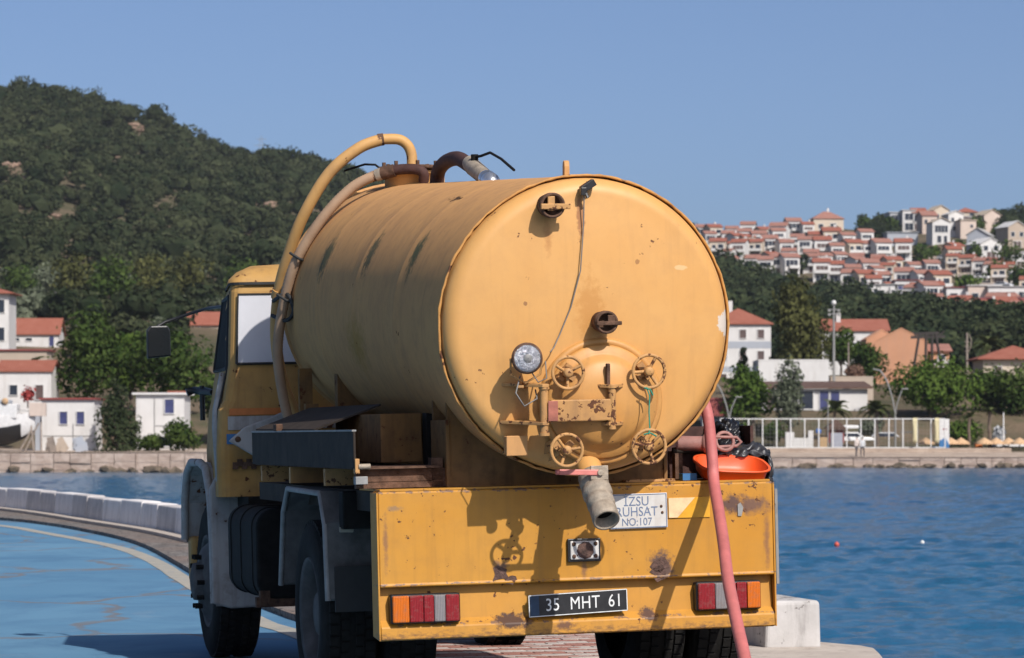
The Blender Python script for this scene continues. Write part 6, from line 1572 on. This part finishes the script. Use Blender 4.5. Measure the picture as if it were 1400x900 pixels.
# second pipe: brown arch with alloy valve towards the rear
part('arch_pipe', MB().tube(spline([(-.002, 3.05, 2.95), (.0, 3.02, 3.03), (.0, 2.93, 3.07), (.0, 2.72, 3.092), (.0, 2.45, 3.082), (.0, 2.20, 3.03), (.0, 2.02, 2.985)], 8), .043, 18), M['rust_brown'])
part('valve', MB().tube([(.0, 2.14, 3.03), (.0, 2.06, 3.00), (.0, 1.80, 2.93), (.0, 1.72, 2.905)], [.046, .050, .047, .045], 18), M['alloy'])
part('coupling', MB().lathe([(.050, 0), (.052, .03), (.044, .05), (.052, .07), (.05, .12), (.036, .13), (.03, .16), (.002, .16)], (.0, 1.73, 2.91), (0, -1, -.24), 20), M['chrome'])
e = MB(); e.tube([(.0, 2.02, 2.99), (.0, 2.02, 3.07)], .022, 8); e.tube([(.0, 2.02, 3.055), (.02, 1.95, 3.055), (.04, 1.80, 3.062), (.055, 1.60, 3.01), (.06, 1.32, 2.925)], .008, 6); part('valve_lever', e, M['chassis'])
e = MB(); e.tube([(-.20, 3.70, 3.115), (-.24, 3.72, 3.15), (-.30, 3.75, 3.155), (-.42, 3.8, 3.12)], .007, 6); part('dome_lever', e, M['chassis'])
lg = MB(); lg.prism([(-.05, 0), (.05, 0), (.05, .12), (.03, .145), (-.03, .145), (-.05, .12)], (.07, 3.28, 2.96), (0, 1, 0), (0, 0, 1), (.02, 0, 0)); part('lifting_eye', lg, M['hose_yellow'], None, None, .004)
# ---- right-hand rear corner: rusty rack, pink fitting
rk = MB(); rk.bx(.63, 1.10, .38, .98, 1.222, 1.24); rk.bx(.63, 1.10, .96, .98, 1.24, 1.495); rk.bx(1.085, 1.10, .38, .98, 1.24, 1.495); rk.bx(.63, 1.085, .38, .395, 1.24, 1.37); rk_o = part('tool_rack', rk, M['rust_brown']); part('rack_bar', MB().tube([(.64, .33, 1.372), (1.115, .33, 1.376)], .018, 10), M['dark_grey'], rk_o)
e = MB(); e.tube([(.66, .34, 1.41), (.80, .30, 1.405)], .040, 16); e.lathe([(.042, 0), (.052, .01), (.052, .035), (.030, .037), (.026, .0)], (.80, .30, 1.405), (.9, -.5, 0), 18); pp = part('pipe_fitting', e, M['pink_pipe'])
e = MB(); e.torus((.905, .26, 1.415), (0, -1, .25), .048, .010, 20, 6); e.tube([(.84, .26, 1.385), (.97, .26, 1.39), (.995, .26, 1.41), (.97, .26, 1.435), (.84, .26, 1.44)], .009, 6); part('coupling_claw', e, M['pink_pipe'], pp)
e = MB(); e.bx(.615, .655, .20, .26, 1.22, 1.36); part('bracket', e, M['rust'])
part('blue_block', MB().bx(.625, .70, .10, .17, 1.22, 1.255), M['blue_thing'])

# ================================================================== THINGS LYING ON THE TRUCK
TMW = Matrix.Translation(T_O) @ Matrix.Rotation(TH, 4, 'Z') @ Matrix.Rotation(-RO, 4, 'Y')
def on_truck(o): o.matrix_world = TMW; return o
# orange tub
ob = MB(); ns = 40
def outline(a, sx, sy, p=3.2):
    c, s = math.cos(a), math.sin(a); q = (abs(c) ** p + abs(s) ** p) ** (-1 / p); return sx * c * q, sy * s * q
tc_ = Vector((.905, .145, 1.302)); tilt = Matrix.Rotation(R_(17), 3, 'X') @ Matrix.Rotation(R_(3), 3, 'Y')
rings = [(.185, .140, .000), (.196, .150, .004), (.198, .152, -.008), (.186, .140, -.006), (.175, .13, -.055), (.150, .105, -.085), (.001, .001, -.088)]
rings_in = [(.182, .137, .000), (.165, .120, -.05), (.140, .095, -.078), (.001, .001, -.080)]
def loft(mb, rg_):
    vs = []
    for a_, b_, z in rg_:
        for k in range(ns):
            x, y = outline(2 * math.pi * k / ns, a_, b_); vs.append(tc_ + tilt @ Vector((x, y, z)))
    mb.add(vs, [(i * ns + j, i * ns + (j + 1) % ns, (i + 1) * ns + (j + 1) % ns, (i + 1) * ns + j) for i in range(len(rg_) - 1) for j in range(ns)], 0, True)
loft(ob, rings); loft(ob, rings_in)
tub = tag(on_truck(ob.build('plastic_tub', M['orange'], fix=False)), 'orange plastic tub resting on the rear corner of the truck', 'tub')
# black bag, crumpled
bg_ = bmesh.new(); bmesh.ops.create_icosphere(bg_, subdivisions=5, radius=1)
for v in bg_.verts:
    c = v.co.copy(); d = c.normalized()
    f = 1 + .16 * math.sin(7 * d.x + 5 * d.z) * math.sin(6 * d.y + 3 * d.x) + .10 * math.sin(17 * d.x - 11 * d.z + 3) * math.sin(15 * d.y + 5 * d.z) + .05 * math.sin(37 * d.x + 29 * d.z) * math.sin(31 * d.y)
    v.co = Vector((d.x * .115 * f + .985 + .03 * d.z, d.y * .16 * f + .60, d.z * .135 * f + 1.385))
me = bpy.data.meshes.new('black_bag'); bg_.to_mesh(me); bg_.free(); me.materials.append(simple('black_bag_film', (.010, .010, .012), .28, 0, .3, 8, .4))
for p in me.polygons: p.use_smooth = True
tag(on_truck(link('refuse_bag', me)), 'crumpled black plastic bag stuffed in the rusty rack behind the tank', 'bag')
# black sheeting draped over the rack edge and the corner
sh_ = MB(); n1, n2 = 46, 26; vs = []
rs = random.Random(9)
for i in range(n1):
    s = i / (n1 - 1)
    for j in range(n2):
        t = j / (n2 - 1)
        path = [(.46, 1.372), (.34, 1.392), (.285, 1.378), (.27, 1.335)]
        q = t * 3; k = min(2, int(q)); fq = q - k
        y = path[k][0] + (path[k + 1][0] - path[k][0]) * fq; z = path[k][1] + (path[k + 1][1] - path[k][1]) * fq
        arc_ = s * .62
        if arc_ < .30: x = .83 + arc_
        elif arc_ < .36: x = 1.13 + (arc_ - .30) * .5; z -= (arc_ - .30) * .7
        else: x = 1.16 - (arc_ - .36) * .10; z -= .042 + (arc_ - .36) * 1.05; y -= (arc_ - .36) * .55 * (1 - .3 * t)
        z += .010 * math.sin(s * 29 + t * 5) + .007 * math.sin(s * 61 - t * 13) + .006 * math.sin(t * 31 + s * 19)
        x += .010 * math.sin(t * 17 + s * 9); y += .014 * math.sin(s * 37 + t * 7)
        vs.append((x, y, z))
sh_.add(vs, [(i * n2 + j, (i + 1) * n2 + j, (i + 1) * n2 + j + 1, i * n2 + j + 1) for i in range(n1 - 1) for j in range(n2 - 1)], 0, True)
o = sh_.build('plastic_sheet', simple('grey_black_sheeting', (.030, .030, .034), .35, 0, .35, 12, .3), fix=False)
so_ = o.modifiers.new('solid', 'SOLIDIFY'); so_.thickness = .003
tag(on_truck(o), 'torn black plastic sheet hanging over the right rear corner behind the orange tub', 'sheet')
# red hose
hs = MB(); hs.tube(spline([(.62, .60, 1.60), (.66, .36, 1.72), (.700, .10, 1.70), (.731, .0, 1.58), (.741, -.04, 1.36), (.731, -.10, 1.208), (.660, -.40, 1.075), (.575, -.75, .92), (.484, -1.1, .77), (.41, -1.45, .60), (.34, -1.8, .434), (.26, -2.2, .22), (.20, -2.55, .06), (.12, -3.0, .035), (-.1, -3.8, .04), (-.6, -4.6, .05), (-1.4, -5.0, .06)], 8), .030, 18)
tag(on_truck(hs.build('red_hose', M['hose_red'])), 'faded red hose hanging from the tank down to the ground', 'hose')

# ================================================================== HAZE
hzb = MB().bx(-700, 700, -60, 1500, -3.0, 150)
t = NT('sea_haze'); t.t.nodes.remove(t.out); t.out = t.n('ShaderNodeOutputMaterial')
pvn = t.n('ShaderNodeVolumePrincipled'); pvn.inputs['Color'].default_value = (.80, .88, 1.0, 1); pvn.inputs['Density'].default_value = .00005; pvn.inputs['Anisotropy'].default_value = 0.0
t.l(pvn.outputs[0], t.out.inputs['Volume'])
hz_o = hzb.build('haze', t.m); tag(hz_o, 'thin bluish sea haze over the bay', 'haze', kind='stuff')
